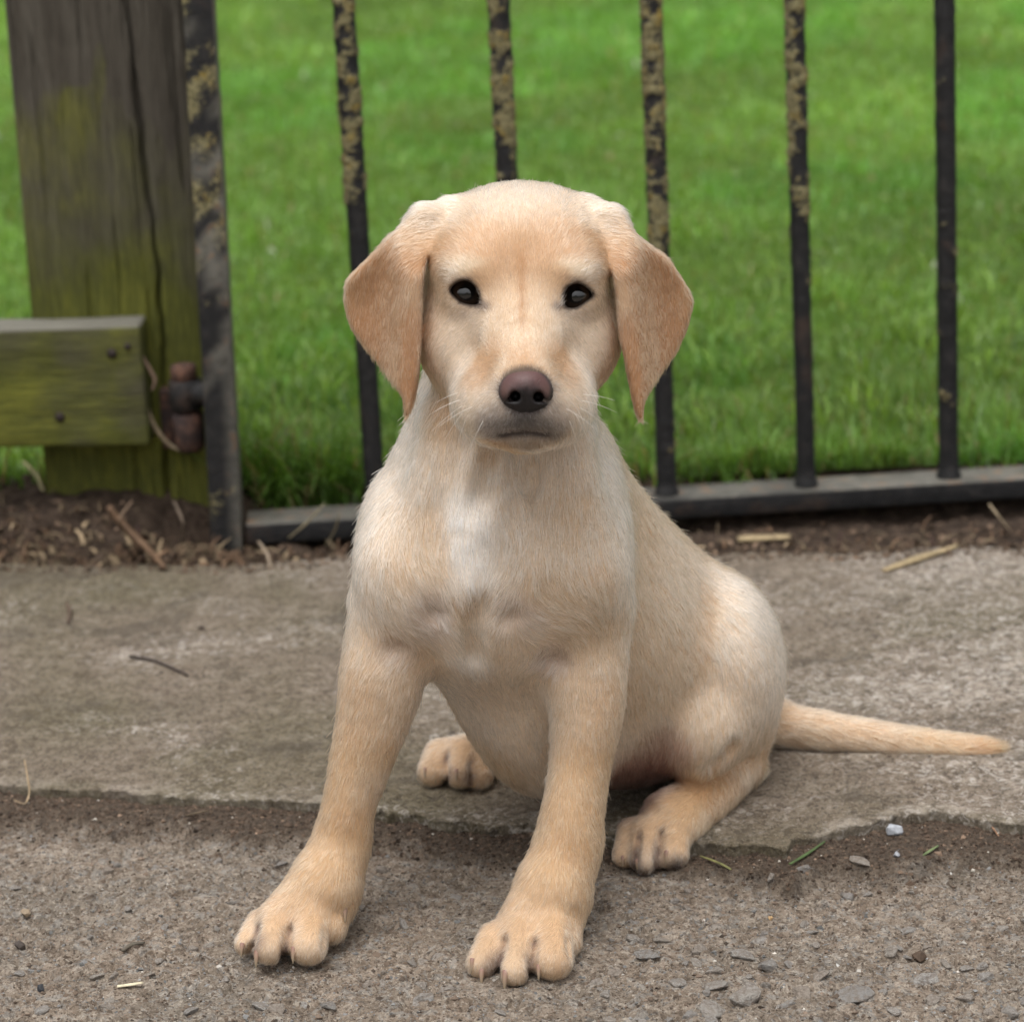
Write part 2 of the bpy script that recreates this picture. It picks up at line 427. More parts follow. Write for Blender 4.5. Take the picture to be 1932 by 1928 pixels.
gcol = np.where(lush & ~dead, gcol * [.86, 1.04, .9], gcol)
pale_ = rng.random(NB) < .0006
gcol = np.where(pale_[:, None], [.55, .56, .48], gcol); wdt = np.where(pale_, wdt * 3.5, wdt)
k_ = keep
grass = blades('grass', np.stack([gx, gy, gz], 1)[k_] , hgt[k_], wdt[k_], az[k_], bend[k_], np.clip(gcol[k_], .005, .6), grass_m.m, 3)

NB = 16000
gy = 1.99 + np.abs(rng.normal(0, .30, NB)); gx = rng.uniform(-1, 1, NB) * (.36 + .22 * gy) + .03
p2 = np.stack([gx, gy, 0 * gx], 1); keep = fbm(p2, 9, 3, 89) > rng.uniform(-.3, .35, NB)
bc_ = np.array([.20, .315, .06]) * np.clip(1 + .3 * rng.normal(size=(NB, 1)), .4, 1.7)
near_g = blades('grass_clump', np.concatenate([p2[:, :2], lawn_z(p2)[:, None]], 1)[keep], np.clip(rng.normal(.029, .009, NB), .012, .06)[keep], rng.uniform(.0022, .0045, NB)[keep], rng.uniform(0, 6.28, NB)[keep], np.abs(rng.normal(1.0, .4, NB))[keep], np.clip(bc_, .01, .6)[keep], grass_m.m)
tag(near_g, 'brighter broad bladed grass clumps just behind the gate', 'grass', kind='stuff')
tag(grass, 'short green lawn grass behind the metal gate', 'grass', kind='stuff')
# coarse tufts that lean through the gate at its foot
NB = 3600
cx = np.concatenate([rng.normal(-0.17, .055, NB // 2), rng.uniform(-0.6, 0.6, NB - NB // 2)])
cy = 1.955 + np.abs(rng.normal(0, .055, NB))
p2 = np.stack([cx, cy, 0 * cx], 1)
az = np.where(rng.random(NB) < .6, rng.normal(-math.pi / 2, .8, NB), rng.uniform(0, 6.28, NB))
tl = np.clip(rng.normal(.055, .02, NB), .02, .11) * (1 - .35 * (np.arange(NB) > NB // 2))
tcol = np.array([.115, .215, .038]) * np.clip(1 + .3 * rng.normal(size=(NB, 1)), .35, 1.9)
dead = (rng.random(NB) < .10)[:, None]; tcol = np.where(dead, np.array([.30, .23, .12]), tcol)
keep = fbm(p2, 22, 2, 87) + .25 * (np.arange(NB) < NB // 2) > -.15
tuft = blades('grass_tuft', np.stack([cx, cy, soil_z(p2)], 1)[keep], tl[keep], np.full(keep.sum(), .0026) * rng.uniform(.6, 1.4, keep.sum()), az[keep], (np.abs(rng.normal(1.0, .45, NB)))[keep], np.clip(tcol[keep], .005, .6), grass_m.m)
tag(tuft, 'longer grass tufts leaning over the soil at the foot of the gate', 'grass', kind='stuff')
# ================================================================== gate and fence
def box_pts(c8, name, mat, parent, bevel=0.0012, cuts=0, disp=None):
    """eight corners (bottom 4 ccw, top 4 ccw) -> bevelled box, optionally finely cut along its length"""
    import bmesh
    bm = bmesh.new()
    vs_ = [bm.verts.new(tuple(map(float, p))) for p in c8]
    for f in [(3, 2, 1, 0), (4, 5, 6, 7), (0, 1, 5, 4), (1, 2, 6, 5), (2, 3, 7, 6), (3, 0, 4, 7)]:
        bm.faces.new([vs_[i] for i in f])
    bmesh.ops.recalc_face_normals(bm, faces=bm.faces)
    if bevel: bmesh.ops.bevel(bm, geom=list(bm.edges), offset=bevel, segments=2, profile=.6, affect='EDGES')
    if cuts:
        for _ in range(cuts):
            ln = sorted(bm.edges, key=lambda e: -e.calc_length())
            L = ln[0].calc_length()
            sel = [e for e in bm.edges if e.calc_length() > L * .55]
            bmesh.ops.subdivide_edges(bm, edges=sel, cuts=1, use_grid_fill=True)
        bmesh.ops.triangulate(bm, faces=[f for f in bm.faces if len(f.verts) > 4])
    if disp:
        bm.normal_update()
        co = np.array([v.co[:] for v in bm.verts]); no = np.array([v.normal[:] for v in bm.verts])
        d = disp(co, no)
        for v, q in zip(bm.verts, co + d): v.co = q
    me = bpy.data.meshes.new(name); bm.to_mesh(me); bm.free()
    me.polygons.foreach_set('use_smooth', np.full(len(me.polygons), bool(disp)))
    me.materials.append(mat)
    o = bpy.data.objects.new(name, me); COL.objects.link(o)
    if parent is not None: o.parent = parent
    return o

# ---- painted iron with lichen -------------------------------------------------------
iron_m = NT('old_black_iron')
o_ = iron_m.obj()
li_ = iron_m.n('Attribute', _attribute_name='lichen').outputs['Fac']
n1 = iron_m.noise(o_, 95, 5, .65); n2 = iron_m.noise(o_, 340, 5, .75); n3 = iron_m.noise(o_, 22, 4, .6)
paint = iron_m.ramp(n1, [(.35, (.006, .006, .0065)), (.55, (.012, .0115, .012)), (.75, (.032, .028, .026))])
paint = iron_m.mix(iron_m.ramp(n3, [(.58, 0), (.72, .6)]), paint, iron_m.ramp(n2, [(.3, (.035, .022, .016)), (.7, (.10, .058, .038))]))
lic = iron_m.ramp(n2, [(.30, (.022, .021, .012)), (.44, (.115, .102, .050)), (.58, (.235, .205, .105)), (.75, (.36, .33, .20))])
lic = iron_m.mix(iron_m.ramp(n1, [(.53, 0), (.66, .8)]), lic, iron_m.ramp(n2, [(.35, (.10, .07, .012)), (.7, (.34, .23, .035))]))
mask = iron_m.math('MULTIPLY', li_, 1.0)
mask = iron_m.ramp(iron_m.math('ADD', mask, iron_m.math('MULTIPLY', iron_m.math('SUBTRACT', n2, .5), 1.6)), [(.36, 0), (.66, 1)])
c_ = iron_m.mix(mask, paint, lic)
top_ = iron_m.n('Attribute', _attribute_name='weather').outputs['Fac']
c_ = iron_m.mix(iron_m.math('MULTIPLY', top_, .8), c_, iron_m.ramp(n1, [(.3, (.11, .10, .075)), (.55, (.21, .20, .17)), (.68, (.30, .17, .085)), (.8, (.34, .32, .27))]))
iron_m.pbsdf(c_, iron_m.mix(mask, .6, .95), normal=iron_m.bump(iron_m.math('ADD', n1, n2), 0.0012, 0.8), spec=0.35)

def set_attr(o, name, val):
    at = o.data.attributes.new(name, 'FLOAT', 'POINT'); at.data.foreach_set('value', np.asarray(val, dtype=np.float32))
def vco(o):
    a = np.zeros(len(o.data.vertices) * 3); o.data.vertices.foreach_get('co', a); return a.reshape(-1, 3)

# plane of the gate: left front edge of the bottom rail to its right end
RZ = 0.0
YL = 1.868
pl = P(468, 990, YL); RAIL_Z = pl[2]
yr = YL
for _ in range(60):
    pr = P(1932, 903, yr); yr += (pr[2] - RAIL_Z) * 2.0
gx_ = pr - pl; gx_[2] = 0; gx_ /= np.linalg.norm(gx_)           # along the gate
gn_ = np.array([-gx_[1], gx_[0], 0.0])                           # away from the viewer
UPV = np.array([0, 0, 1.0])
def gate_pt(px, py, off=0.0):
    """point of the gate's front plane (pushed back by off) seen at px,py"""
    d = ray(px, py); o0 = pl + gn_ * off
    return CAM + d * (((o0 - CAM) @ gn_) / (d @ gn_))
gate = empty('metal_gate', tuple(pl))
bpy.context.view_layer.update()
def gadopt(o):
    o.parent = gate; o.matrix_parent_inverse = Matrix.Translation(-Vector(pl)); return o
DEPTH, RH = 0.040, 0.017
def lichen_at(co, lim, lo, seed, fade=0.10):
    """height-limited crust: full above lim, gone below lo"""
    n = fbm(co, 75, 4, seed, .65)
    t = sstep(lo, lim, co[:, 2])
    up = np.clip(n * 1.7 + (t * 1.25 - .72) + .06, 0, 1) * (t > 0)
    return np.maximum(up, np.clip(fbm(co, 60, 4, seed + 50, .65) * 1.7 - .42, 0, .9))
# bottom rail
A = pl - gx_ * 0.002; B = pr + gx_ * 0.75
c8 = [A + UPV * -RH, B + UPV * -RH, B + gn_ * DEPTH + UPV * -RH, A + gn_ * DEPTH + UPV * -RH, A, B, B + gn_ * DEPTH, A + gn_ * DEPTH]
rail = box_pts(c8, 'bottom_rail', iron_m.m, None, .0015, 6, lambda co, no: no * (0.0007 * fbm(co, 60, 3, 91))[:, None])
gadopt(rail)
co = vco(rail); set_attr(rail, 'lichen', np.clip(fbm(co, 30, 4, 92) - .05, 0, 1) * .5)
set_attr(rail, 'weather', (co[:, 2] > RAIL_Z - .0012) * np.clip(.45 + .7 * fbm(co, 18, 3, 93) + .25 * (co[:, 0] < -.05) + .2 * (co[:, 0] > .3), 0, 1))
# hanging stile
def px_line(p_top, p_bot, off):
    t = gate_pt(*p_top, off); b = gate_pt(*p_bot, off); return t, b
tl, bl = px_line((344, 0), (398, 1040), -0.004); tr_, br = px_line((402, 0), (458, 1048), -0.004)
ext = 1.75
tl2 = bl + (tl - bl) * ext; tr2 = br + (tr_ - br) * ext
bl[2] = br[2] = min(bl[2], br[2]) - 0.004
dn_ = gn_ * 0.046
stile = box_pts([bl, br, br + dn_, bl + dn_, tl2, tr2, tr2 + dn_, tl2 + dn_], 'stile', iron_m.m, None, .0015, 6, lambda co, no: no * (0.0008 * fbm(co, 70, 3, 94))[:, None])
gadopt(stile)
co = vco(stile)
lz = lambda py, px=400: gate_pt(px, py)[2]
li = np.clip(fbm(co, 60, 4, 95, .65) * 1.7 - .12 + .35 * np.exp(-((co[:, 2] - lz(420)) / .05) ** 2) + .2 * np.exp(-((co[:, 2] - lz(130)) / .08) ** 2), 0, 1) * sstep(lz(640), lz(520), co[:, 2])
li = np.maximum(li, np.clip(fbm(co, 42, 4, 96) * 1.3 - .12, 0, 1))
set_attr(stile, 'lichen', li)
side_r = ((co - br) @ gx_) > -0.004 - (co[:, 2] - br[2]) * 0
mid_line = bl + (br - bl) * .5
xr = ((co - mid_line) @ gx_) - ((tl2 + tr2) / 2 - (bl + br) / 2) @ gx_ * ((co[:, 2] - br[2]) / (tl2[2] - bl[2]))
wfront = .9 * sstep(.05, .30, fbm(co, 48, 4, 97, .6) + .22 * np.exp(-((co[:, 2] - lz(430)) / .045) ** 2) - .10) * sstep(lz(900), lz(560), co[:, 2])
set_attr(stile, 'weather', np.maximum((xr > 0.0105) * .55, wfront))
# bars
def bar(ptop, pbot, rad, lim, lo, seed, crust=0.0024):
    off = DEPTH * .45
    t = gate_pt(*ptop, off); b = gate_pt(*pbot, off)
    d = (t - b) / (t[2] - b[2])
    b = b + d * (RAIL_Z - 0.002 - b[2]); t = b + d * 0.98
    n, m = 14, 420
    zs = np.linspace(0, 1, m)
    zs = np.where(zs < .8, zs / .8 * .5, .5 + (zs - .8) / .2 * .5)
    ph = np.arange(n) * 2 * math.pi / n
    C = b + (t - b) * zs[:, None]
    ring = np.cos(ph)[:, None] * np.array([1.0, 0, 0]) + np.sin(ph)[:, None] * np.array([0, 1.0, 0])
    V = (C[:, None, :] + ring[None] * rad).reshape(-1, 3)
    R = np.repeat(ring[None], m, 0).reshape(-1, 3)
    li = lichen_at(V, lim, lo, seed)
    V = V + R * (li * crust * (.6 + .6 * fbm(V, 240, 3, seed + 1)) + .0004 * fbm(V, 90, 3, seed + 2))[:, None]
    foot = np.exp(-((V[:, 2] - RAIL_Z) / .006) ** 2); V += R * (foot * .0022)[:, None]
    i = np.arange(m - 1)[:, None] * n; j = np.arange(n)[None, :]; j2 = (j + 1) % n
    F = np.stack([i + j, i + j2, i + n + j2, i + n + j], -1).reshape(-1, 4)
    o = link_mesh('bar', V, F, iron_m.m); gadopt(o)
    set_attr(o, 'lichen', li); set_attr(o, 'weather', np.zeros(len(V)))
    return o
z_ = lambda py, px=960: gate_pt(px, py, .02)[2]
bar((648, 0), (706, 900), .0082, z_(330), z_(450), 101)
bar((941, 0), (983, 900), .0080, z_(330), z_(520), 105)
bar((1228, 0), (1258, 930), .0080, z_(360), z_(900), 109)
bar((1499, 0), (1521, 905), .0076, z_(200), z_(700), 113)
bar((1782, 0), (1790, 885), .0082, z_(-500), z_(-100), 117)
for k in (1, 2):
    bar((1782 + 284 * k, 0), (1790 + 272 * k, 865), .0080, z_(-300), z_(100), 119 + 4 * k)
# top rail, above the picture
zt = RAIL_Z + 0.96
sh = (tl2 - bl) / (tl2[2] - bl[2]) * (zt - bl[2])
A2 = np.array([bl[0] + sh[0], bl[1] + sh[1], zt]); B2 = B.copy(); B2[2] = zt
trail = box_pts([A2, B2, B2 + gn_ * DEPTH, A2 + gn_ * DEPTH, A2 + UPV * RH, B2 + UPV * RH, B2 + gn_ * DEPTH + UPV * RH, A2 + gn_ * DEPTH + UPV * RH], 'top_rail', iron_m.m, None, .0015)
gadopt(trail); set_attr(trail, 'lichen', np.zeros(len(trail.data.vertices))); set_attr(trail, 'weather', np.zeros(len(trail.data.vertices)))
tag(gate, 'black iron bar gate with yellow lichen, standing behind the puppy', 'gate')

# ---- wooden post and rail ----------------------------------------------------------
def wood(name, axis, seed):
    w_ = NT(name); o_ = w_.map(w_.obj(), loc=(seed, seed * .7, 0))
    st = [6, 6, 6]; st[axis] = .7
    g1 = w_.noise(w_.map(o_, tuple(s_ * 14 for s_ in st)), 1.0, 9, .72, .5)
    g2 = w_.noise(w_.map(o_, tuple(s_ * 60 for s_ in st)), 1.0, 4, .7)
    big = w_.noise(o_, 9, 5, .6, .3)
    c = w_.ramp(g1, [(.25, (.050, .043, .034)), (.46, (.076, .066, .052)), (.60, (.096, .085, .068)), (.80, (.125, .113, .092))])
    c = w_.mix(w_.ramp(g2, [(.35, .4), (.5, 0)]), c, (.030, .025, .020))
    mo = w_.n('Attribute', _attribute_name='moss').outputs['Fac']
    mk = w_.ramp(w_.math('ADD', w_.math('MULTIPLY', mo, 1.0), w_.math('MULTIPLY', w_.math('SUBTRACT', big, .5), 1.3)), [(.25, 0), (.85, 1)])
    mc = w_.ramp(w_.math('ADD', w_.math('MULTIPLY', g2, .5), w_.math('MULTIPLY', big, .5)), [(.30, (.034, .036, .008)), (.50, (.088, .096, .014)), (.64, (.165, .168, .022)), (.8, (.24, .23, .04))])
    c = w_.mix(w_.math('MULTIPLY', mk, .85), c, mc)
    pl_ = w_.n('Attribute', _attribute_name='weather').outputs['Fac']
    c = w_.mix(w_.math('MULTIPLY', pl_, .75), c, w_.ramp(g1, [(.3, (.12, .115, .095)), (.7, (.24, .23, .19))]))
    w_.pbsdf(c, 0.9, normal=w_.bump(w_.math('ADD', g1, w_.math('MULTIPLY', g2, .6)), .0022, 1.0), spec=.2)
    return w_.m
post_wood = wood('weathered_post', 2, 0.0); rail_wood = wood('mossy_rail', 0, 3.7)
YP = 1.932
fence = empty('wooden_fence', tuple(P(240, 930, YP)))
bpy.context.view_layer.update()
def fadopt(o, par=None):
    o.parent = par or fence
    base = fence.location if par is None else Vector((0, 0, 0))
    if par is None: o.matrix_parent_inverse = Matrix.Translation(-fence.location)
    return o
# post: front face finely gridded so that its long crack is a real groove
n, m = 150, 260
bL, bR = P(84, 915, YP), P(428, 935, YP); tL, tR = P(6, 0, YP), P(372, 0, YP)
z0 = -0.30; z1 = 0.62
def edge_line(b, t, z): return b + (t - b) * ((z - b[2]) / (t[2] - b[2]))
ck = [(236, 0), (250, 100), (262, 230), (275, 330), (290, 440), (300, 540), (306, 640), (312, 800), (315, 920)]
ckw = np.array([P(x, y, YP)[[2, 0]] for x, y in ck][::-1])
V = []
zs = np.concatenate([[z0], np.linspace(bL[2] - .01, z1, m - 2), [1.05]])
us = np.linspace(0, 1, n)
Wd = .125
rows = []
for z in zs:
    l = edge_line(bL, tL, min(z, z1) if z > 0 else 0); r = edge_line(bR, tR, min(z, z1) if z > 0 else 0)
    l = np.array([l[0], YP, z]); r = np.array([r[0], YP, z])
    row = l + (r - l) * us[:, None]
    rows.append(np.concatenate([[l + [0.004, Wd, 0]], [l + [0, .006, 0]], row[1:-1] , [r + [0, .006, 0]], [r + [-.004, Wd, 0]]]))
PV = np.stack(rows)                                   # (m, n+2, 3)
M_, N_ = PV.shape[:2]
flat = PV.reshape(-1, 3).copy()
xck = np.interp(flat[:, 2], ckw[:, 0], ckw[:, 1]) + .0016 * fbm(flat * [0, 0, 1], 45, 3, 131)
dcr = np.abs(flat[:, 0] - xck)
isf = np.zeros((M_, N_), bool); isf[:, 2:-2] = True; isf = isf.ravel()
wcr = .0016 + .0009 * fbm(flat * [0, 0, 1], 20, 2, 132)
gro = np.exp(-(dcr / np.clip(wcr, .0006, 1)) ** 2)
grain = fbm(flat * [1, 1, .06], 190, 4, 133)
fine_c = sstep(.38, .5, fbm(flat * [1, 1, .035], 150, 3, 134))
flat[:, 1] += np.where(isf, .010 * gro + .0012 * grain + .0028 * fine_c, 0)
flat[:, 1] += np.where(isf, .003 * (np.abs((flat[:, 0] - (bL[0] + bR[0]) / 2) / .07)) ** 3, 0)
i = np.arange(M_ - 1)[:, None] * N_ + np.arange(N_ - 1)[None, :]
F = np.stack([i, i + 1, i + N_ + 1, i + N_], -1).reshape(-1, 4)
back = np.stack([np.arange(M_ - 1) * N_ + N_ - 1, np.arange(M_ - 1) * N_, (np.arange(M_ - 1) + 1) * N_, (np.arange(M_ - 1) + 1) * N_ + N_ - 1], 1)
F = np.concatenate([F, back])
top = len(flat); flat = np.concatenate([flat, PV[-1].mean(0)[None]])
capi = (M_ - 1) * N_ + np.arange(N_)
Fl = [tuple(f) for f in F] + [(int(capi[k]), int(capi[(k + 1) % N_]), top) for k in range(N_)]
post = link_mesh('post', flat, Fl, post_wood)
fadopt(post)
pz = lambda py: P(240, py, YP)[2]
mo = .34 + .62 * sstep(pz(330), pz(620), flat[:, 2]) + .25 * fbm(flat * [1, 1, .3], 22, 3, 135) - .35 * sstep(pz(300), pz(80), flat[:, 2]) * (fbm(flat * [1, 1, .2], 18, 2, 136) > -.05)
set_attr(post, 'moss', np.clip(mo, 0, 1)); set_attr(post, 'weather', np.zeros(len(flat)))
post['label'] = 'weathered grey gate post, split by a long crack, green at its foot'
# rail nailed across the post
YR = 1.894
a_ = P(263, 614, YR); b_ = P(263, 843, YR)
x1 = a_[0]; zt = a_[2]; zb = b_[2]
zt0 = P(0, 622, YR)[2]; zb0 = P(0, 846, YR)[2]; x0 = P(0, 620, YR)[0]
sl_t = (zt - zt0) / (x1 - x0); sl_b = (zb - zb0) / (x1 - x0)
X0 = -1.3
c8 = [(X0, YR, zb + (X0 - x1) * sl_b), (x1, YR, zb), (x1, YP + .003, zb), (X0, YP + .003, zb + (X0 - x1) * sl_b), (X0, YR, zt + (X0 - x1) * sl_t), (x1, YR, zt), (x1, YP + .003, zt), (X0, YP + .003, zt + (X0 - x1) * sl_t)]
rl = box_pts(c8, 'rail', rail_wood, None, .003, 7, lambda co, no: no * (0.0011 * fbm(co * [.12, 1, 1], 80, 4, 141) + .0012 * fbm(co, 30, 3, 142))[:, None])
fadopt(rl); co = vco(rl)
set_attr(rl, 'moss', np.clip(.66 + .55 * sstep(x1 - .06, x1 - .005, co[:, 0]) * (.6 + fbm(co, 40, 3, 143)) + .4 * fbm(co, 16, 3, 144), 0, 1) * (co[:, 2] < max(zt, zt0) - .002))
set_attr(rl, 'weather', ((co[:, 2] > zt - .0025 + (co[:, 0] - x1) * sl_t)) * 1.0)
rl['label'] = 'short mossy green rail nailed across the post'
nail_m = NT('rusty_nail'); nail_m.pbsdf(nail_m.ramp(nail_m.noise(nail_m.obj(), 300), [(.3, (.012, .010, .010)), (.7, (.05, .035, .028))]), .7)
nv, nf = [], []
for r_, y_ in ((0.0, -.0016), (.75, -.0013), (1.0, -.0003), (1.0, .004)):
    for j in range(12): nv.append((r_ * math.cos(j * math.pi / 6), y_, r_ * math.sin(j * math.pi / 6)))
for i_ in range(3):
    for j in range(12): nf.append((i_ * 12 + j, i_ * 12 + (j + 1) % 12, (i_ + 1) * 12 + (j + 1) % 12, (i_ + 1) * 12 + j))
nail0 = None
for px, py, r_ in ((211, 667, .0042), (241, 654, .0028), (113, 787, .0042)):  # last head stands in for a knot in the rail
    q = P(px, py, YR)
    if nail0 is None: nl = nail0 = link_mesh('nail', nv, nf, nail_m.m)
    else: nl = nail0.copy(); COL.objects.link(nl)
    nl.parent = rl
    nl.location = q; nl.scale = (r_, 1, r_)
tag(fence, 'weathered wooden fence post with a short mossy rail, left of the gate', 'fence')

# ---- hinge ---------------------------------------------------------------------------
rust_m = NT('rusted_hinge')
o_ = rust_m.obj(); n1 = rust_m.noise(o_, 130, 5, .65); n2 = rust_m.noise(o_, 30, 4, .6)
c_ = rust_m.ramp(n1, [(.3, (.020, .012, .010)), (.5, (.065, .035, .026)), (.7, (.17, .085, .055))])
c_ = rust_m.mix(rust_m.ramp(n2, [(.45, 0), (.6, .6)]), c_, (.020, .019, .022))
rust_m.pbsdf(c_, .85, normal=rust_m.bump(n1, .001, .8))
def tube(name, a, b, prof, mat, n=18):
    """lathe along a->b; prof [(t, r)]"""
    a = np.array(a, float); b = np.array(b, float); ax_ = (b - a) / np.linalg.norm(b - a)
    x_ = np.cross(ax_, [0, 1, 0.01]); x_ /= np.linalg.norm(x_); y_ = np.cross(ax_, x_)
    V = []; F = []
    for t, r_ in prof:
        for j in range(n):
            ph = 2 * math.pi * j / n; V.append(a + (b - a) * t + (x_ * math.cos(ph) + y_ * math.sin(ph)) * r_)
    for i_ in range(len(prof) - 1):
        for j in range(n): F.append((i_ * n + j, i_ * n + (j + 1) % n, (i_ + 1) * n + (j + 1) % n, (i_ + 1) * n + j))
    F.append(tuple(range(n))[::-1]); F.append(tuple(range((len(prof) - 1) * n, len(prof) * n)))
    return link_mesh(name, V, F, mat)
YH = 1.895
hp_ = tube('hinge_pin', P(345, 688, YH), P(360, 850, YH), [(0, .009), (.02, .0105), (.20, .0105), (.21, .0085), (1, .0085)], rust_m.m); fadopt(hp_)
hb_ = tube('hinge_barrel', P(349, 716, YH), P(353, 770, YH), [(0, .0125), (.04, .0135), (.96, .0135), (1, .0125)], iron_m.m); gadopt(hb_)
hc_ = tube('hinge_socket', P(354, 778, YH), P(361, 848, YH), [(0, .0115), (.05, .0125), (.9, .0115), (1, .0095)], rust_m.m); fadopt(hc_)
for o in (hb_,): set_attr(o, 'lichen', np.zeros(len(o.data.vertices))); set_attr(o, 'weather', np.zeros(len(o.data.vertices)))
q0, q1 = P(300, 735, YP - .004), P(372, 842, YP - .004)
pt_ = box_pts([(q0[0], YP - .008, q1[2]), (q1[0], YP - .008, q1[2]), (q1[0], YP + .012, q1[2]), (q0[0], YP + .012, q1[2]), (q0[0], YP - .008, q0[2]), (q1[0], YP - .008, q0[2]), (q1[0], YP + .012, q0[2]), (q0[0], YP + .012, q0[2])], 'hinge_plate', rust_m.m, None, .0015)
fadopt(pt_)
st_ = tube('hinge_strap', P(356, 742, YH), gate_pt(400, 742, .006), [(0, .009), (1, .009)], iron_m.m); gadopt(st_)
set_attr(st_, 'lichen', np.zeros(len(st_.data.vertices))); set_attr(st_, 'weather', np.zeros(len(st_.data.vertices)))
# ================================================================== the puppy
VOX = 0.0014



class Field:
    def __init__(s, lo, hi, vox):
        s.lo = np.array(lo, dtype=np.float64); s.v = vox
        s.n = np.ceil((np.array(hi) - s.lo) / vox).astype(int) + 1
        s.F = np.full(tuple(s.n), 0.05, dtype=np.float32)
    def box(s, lo, hi):
        a = np.clip(np.floor((np.array(lo) - s.lo) / s.v).astype(int), 0, s.n - 1)
        b = np.clip(np.ceil((np.array(hi) - s.lo) / s.v).astype(int) + 1, 1, s.n)
        sl = tuple(slice(a[k], b[k]) for k in range(3))
        ax = [(s.lo[k] + s.v * np.arange(a[k], b[k])).astype(np.float32) for k in range(3)]
        X = ax[0][:, None, None]; Y = ax[1][None, :, None]; Z = ax[2][None, None, :]
        return sl, X, Y, Z
    @staticmethod
    def smin(a, b, k):
        if k <= 0: return np.minimum(a, b)
        h = np.maximum(k - np.abs(a - b), 0) / k
        return np.minimum(a, b) - h * h * (k * 0.25)
    def add(s, fn, lo, hi, k):
        pad = k + 0.004
        sl, X, Y, Z = s.box(np.array(lo) - pad, np.array(hi) + pad)
        s.F[sl] = s.smin(s.F[sl], fn(X, Y, Z), k)
    def sub(s, fn, lo, hi, k):
        pad = k + 0.004
        sl, X, Y, Z = s.box(np.array(lo) - pad, np.array(hi) + pad)
        s.F[sl] = -s.smin(-s.F[sl], fn(X, Y, Z), k)
    # --- primitives
    def cone(s, a, b, ra, rb, k=0.01, sub=False):
        a = np.asarray(a, dtype=np.float32); b = np.asarray(b, dtype=np.float32)
        ba = b - a; L = float(ba @ ba) + 1e-12; r = max(ra, rb)
        def fn(X, Y, Z):
            px, py, pz = X - a[0], Y - a[1], Z - a[2]
            t = np.clip((px * ba[0] + py * ba[1] + pz * ba[2]) / L, 0, 1)
            return np.sqrt((px - t * ba[0]) ** 2 + (py - t * ba[1]) ** 2 + (pz - t * ba[2]) ** 2) - (ra + (rb - ra) * t)
        (s.sub if sub else s.add)(fn, np.minimum(a, b) - r, np.maximum(a, b) + r, k)
    def ball(s, c, r, k=0.01, sub=False): s.cone(c, c, r, r, k, sub)
    def ell(s, c, rad, rot=None, k=0.01, sub=False):
        """rot: 3x3, rows are the local axes"""
        c = np.asarray(c, dtype=np.float32); rad = np.asarray(rad, dtype=np.float32)
        Rm = np.eye(3) if rot is None else np.asarray(rot)
        Rm = Rm.astype(np.float32)
        def fn(X, Y, Z):
            px, py, pz = X - c[0], Y - c[1], Z - c[2]
            k0 = 0; k1 = 0
            for j in range(3):
                u = (px * Rm[j, 0] + py * Rm[j, 1] + pz * Rm[j, 2]) / rad[j]
                k0 = k0 + u * u; k1 = k1 + (u / rad[j]) ** 2
            k0 = np.sqrt(k0); k1 = np.sqrt(k1) + 1e-9
            return k0 * (k0 - 1.0) / k1
        ext = np.sqrt(((Rm * rad[:, None]) ** 2).sum(0))
        (s.sub if sub else s.add)(fn, c - ext, c + ext, k)
    def mesh(s):
        """naive surface nets"""
        F = s.F; n = s.n
        neg = F < 0
        cnt = np.zeros(tuple(n - 1), dtype=np.int8)
        for dx in (0, 1):
            for dy in (0, 1):
                for dz in (0, 1):
                    cnt += neg[dx:n[0] - 1 + dx, dy:n[1] - 1 + dy, dz:n[2] - 1 + dz]
        act = (cnt > 0) & (cnt < 8)
        ci, cj, ck = np.nonzero(act)
        vid = np.full(tuple(n - 1), -1, dtype=np.int32); vid[ci, cj, ck] = np.arange(len(ci))
        corner = {}
        for dx in (0, 1):
            for dy in (0, 1):
                for dz in (0, 1):
                    corner[(dx, dy, dz)] = F[ci + dx, cj + dy, ck + dz]
        acc = np.zeros((len(ci), 3)); num = np.zeros(len(ci))
        cs = list(corner)
        for a in cs:
            for ax in range(3):
                if a[ax] == 0:
                    b = tuple(1 if q == ax else a[q] for q in range(3))
                    fa, fb = corner[a], corner[b]
                    m = (fa < 0) != (fb < 0)
                    t = np.where(m, fa / np.where(m, fa - fb, 1), 0)
                    for q in range(3):
                        acc[:, q] += np.where(m, a[q] + (t if q == ax else 0), 0)
                    num += m
        V = s.lo + (np.stack([ci, cj, ck], 1) + acc / num[:, None]) * s.v
        faces = []
        for ax in range(3):
            o1, o2 = [(1, 2), (2, 0), (0, 1)][ax]
            sa = [slice(None)] * 3; sb = [slice(None)] * 3
            sa[ax] = slice(0, n[ax] - 1); sb[ax] = slice(1, n[ax])
            m = neg[tuple(sa)] != neg[tuple(sb)]
            idx = np.stack(np.nonzero(m), 1)
            ok = (idx[:, o1] > 0) & (idx[:, o2] > 0) & (idx[:, o1] < n[o1] - 1) & (idx[:, o2] < n[o2] - 1)
            idx = idx[ok]
            flip = neg[tuple(idx.T)]
            q = []
            for d1, d2 in ((0, 0), (-1, 0), (-1, -1), (0, -1)):
                t = idx.copy(); t[:, o1] += d1; t[:, o2] += d2
                q.append(vid[tuple(t.T)])
            q = np.stack(q, 1)
            q[~flip] = q[~flip][:, ::-1]
            faces.append(q)
        return V, np.concatenate(faces)

def rot_to(axis, up=(0, 0, 1)):
    """rows: local x (right), local y (along axis), local z (up)"""
    y = np.array(axis, float); y /= np.linalg.norm(y)
    x = np.cross(y, up); x /= np.linalg.norm(x)
    z = np.cross(x, y)
    return np.stack([x, y, z])

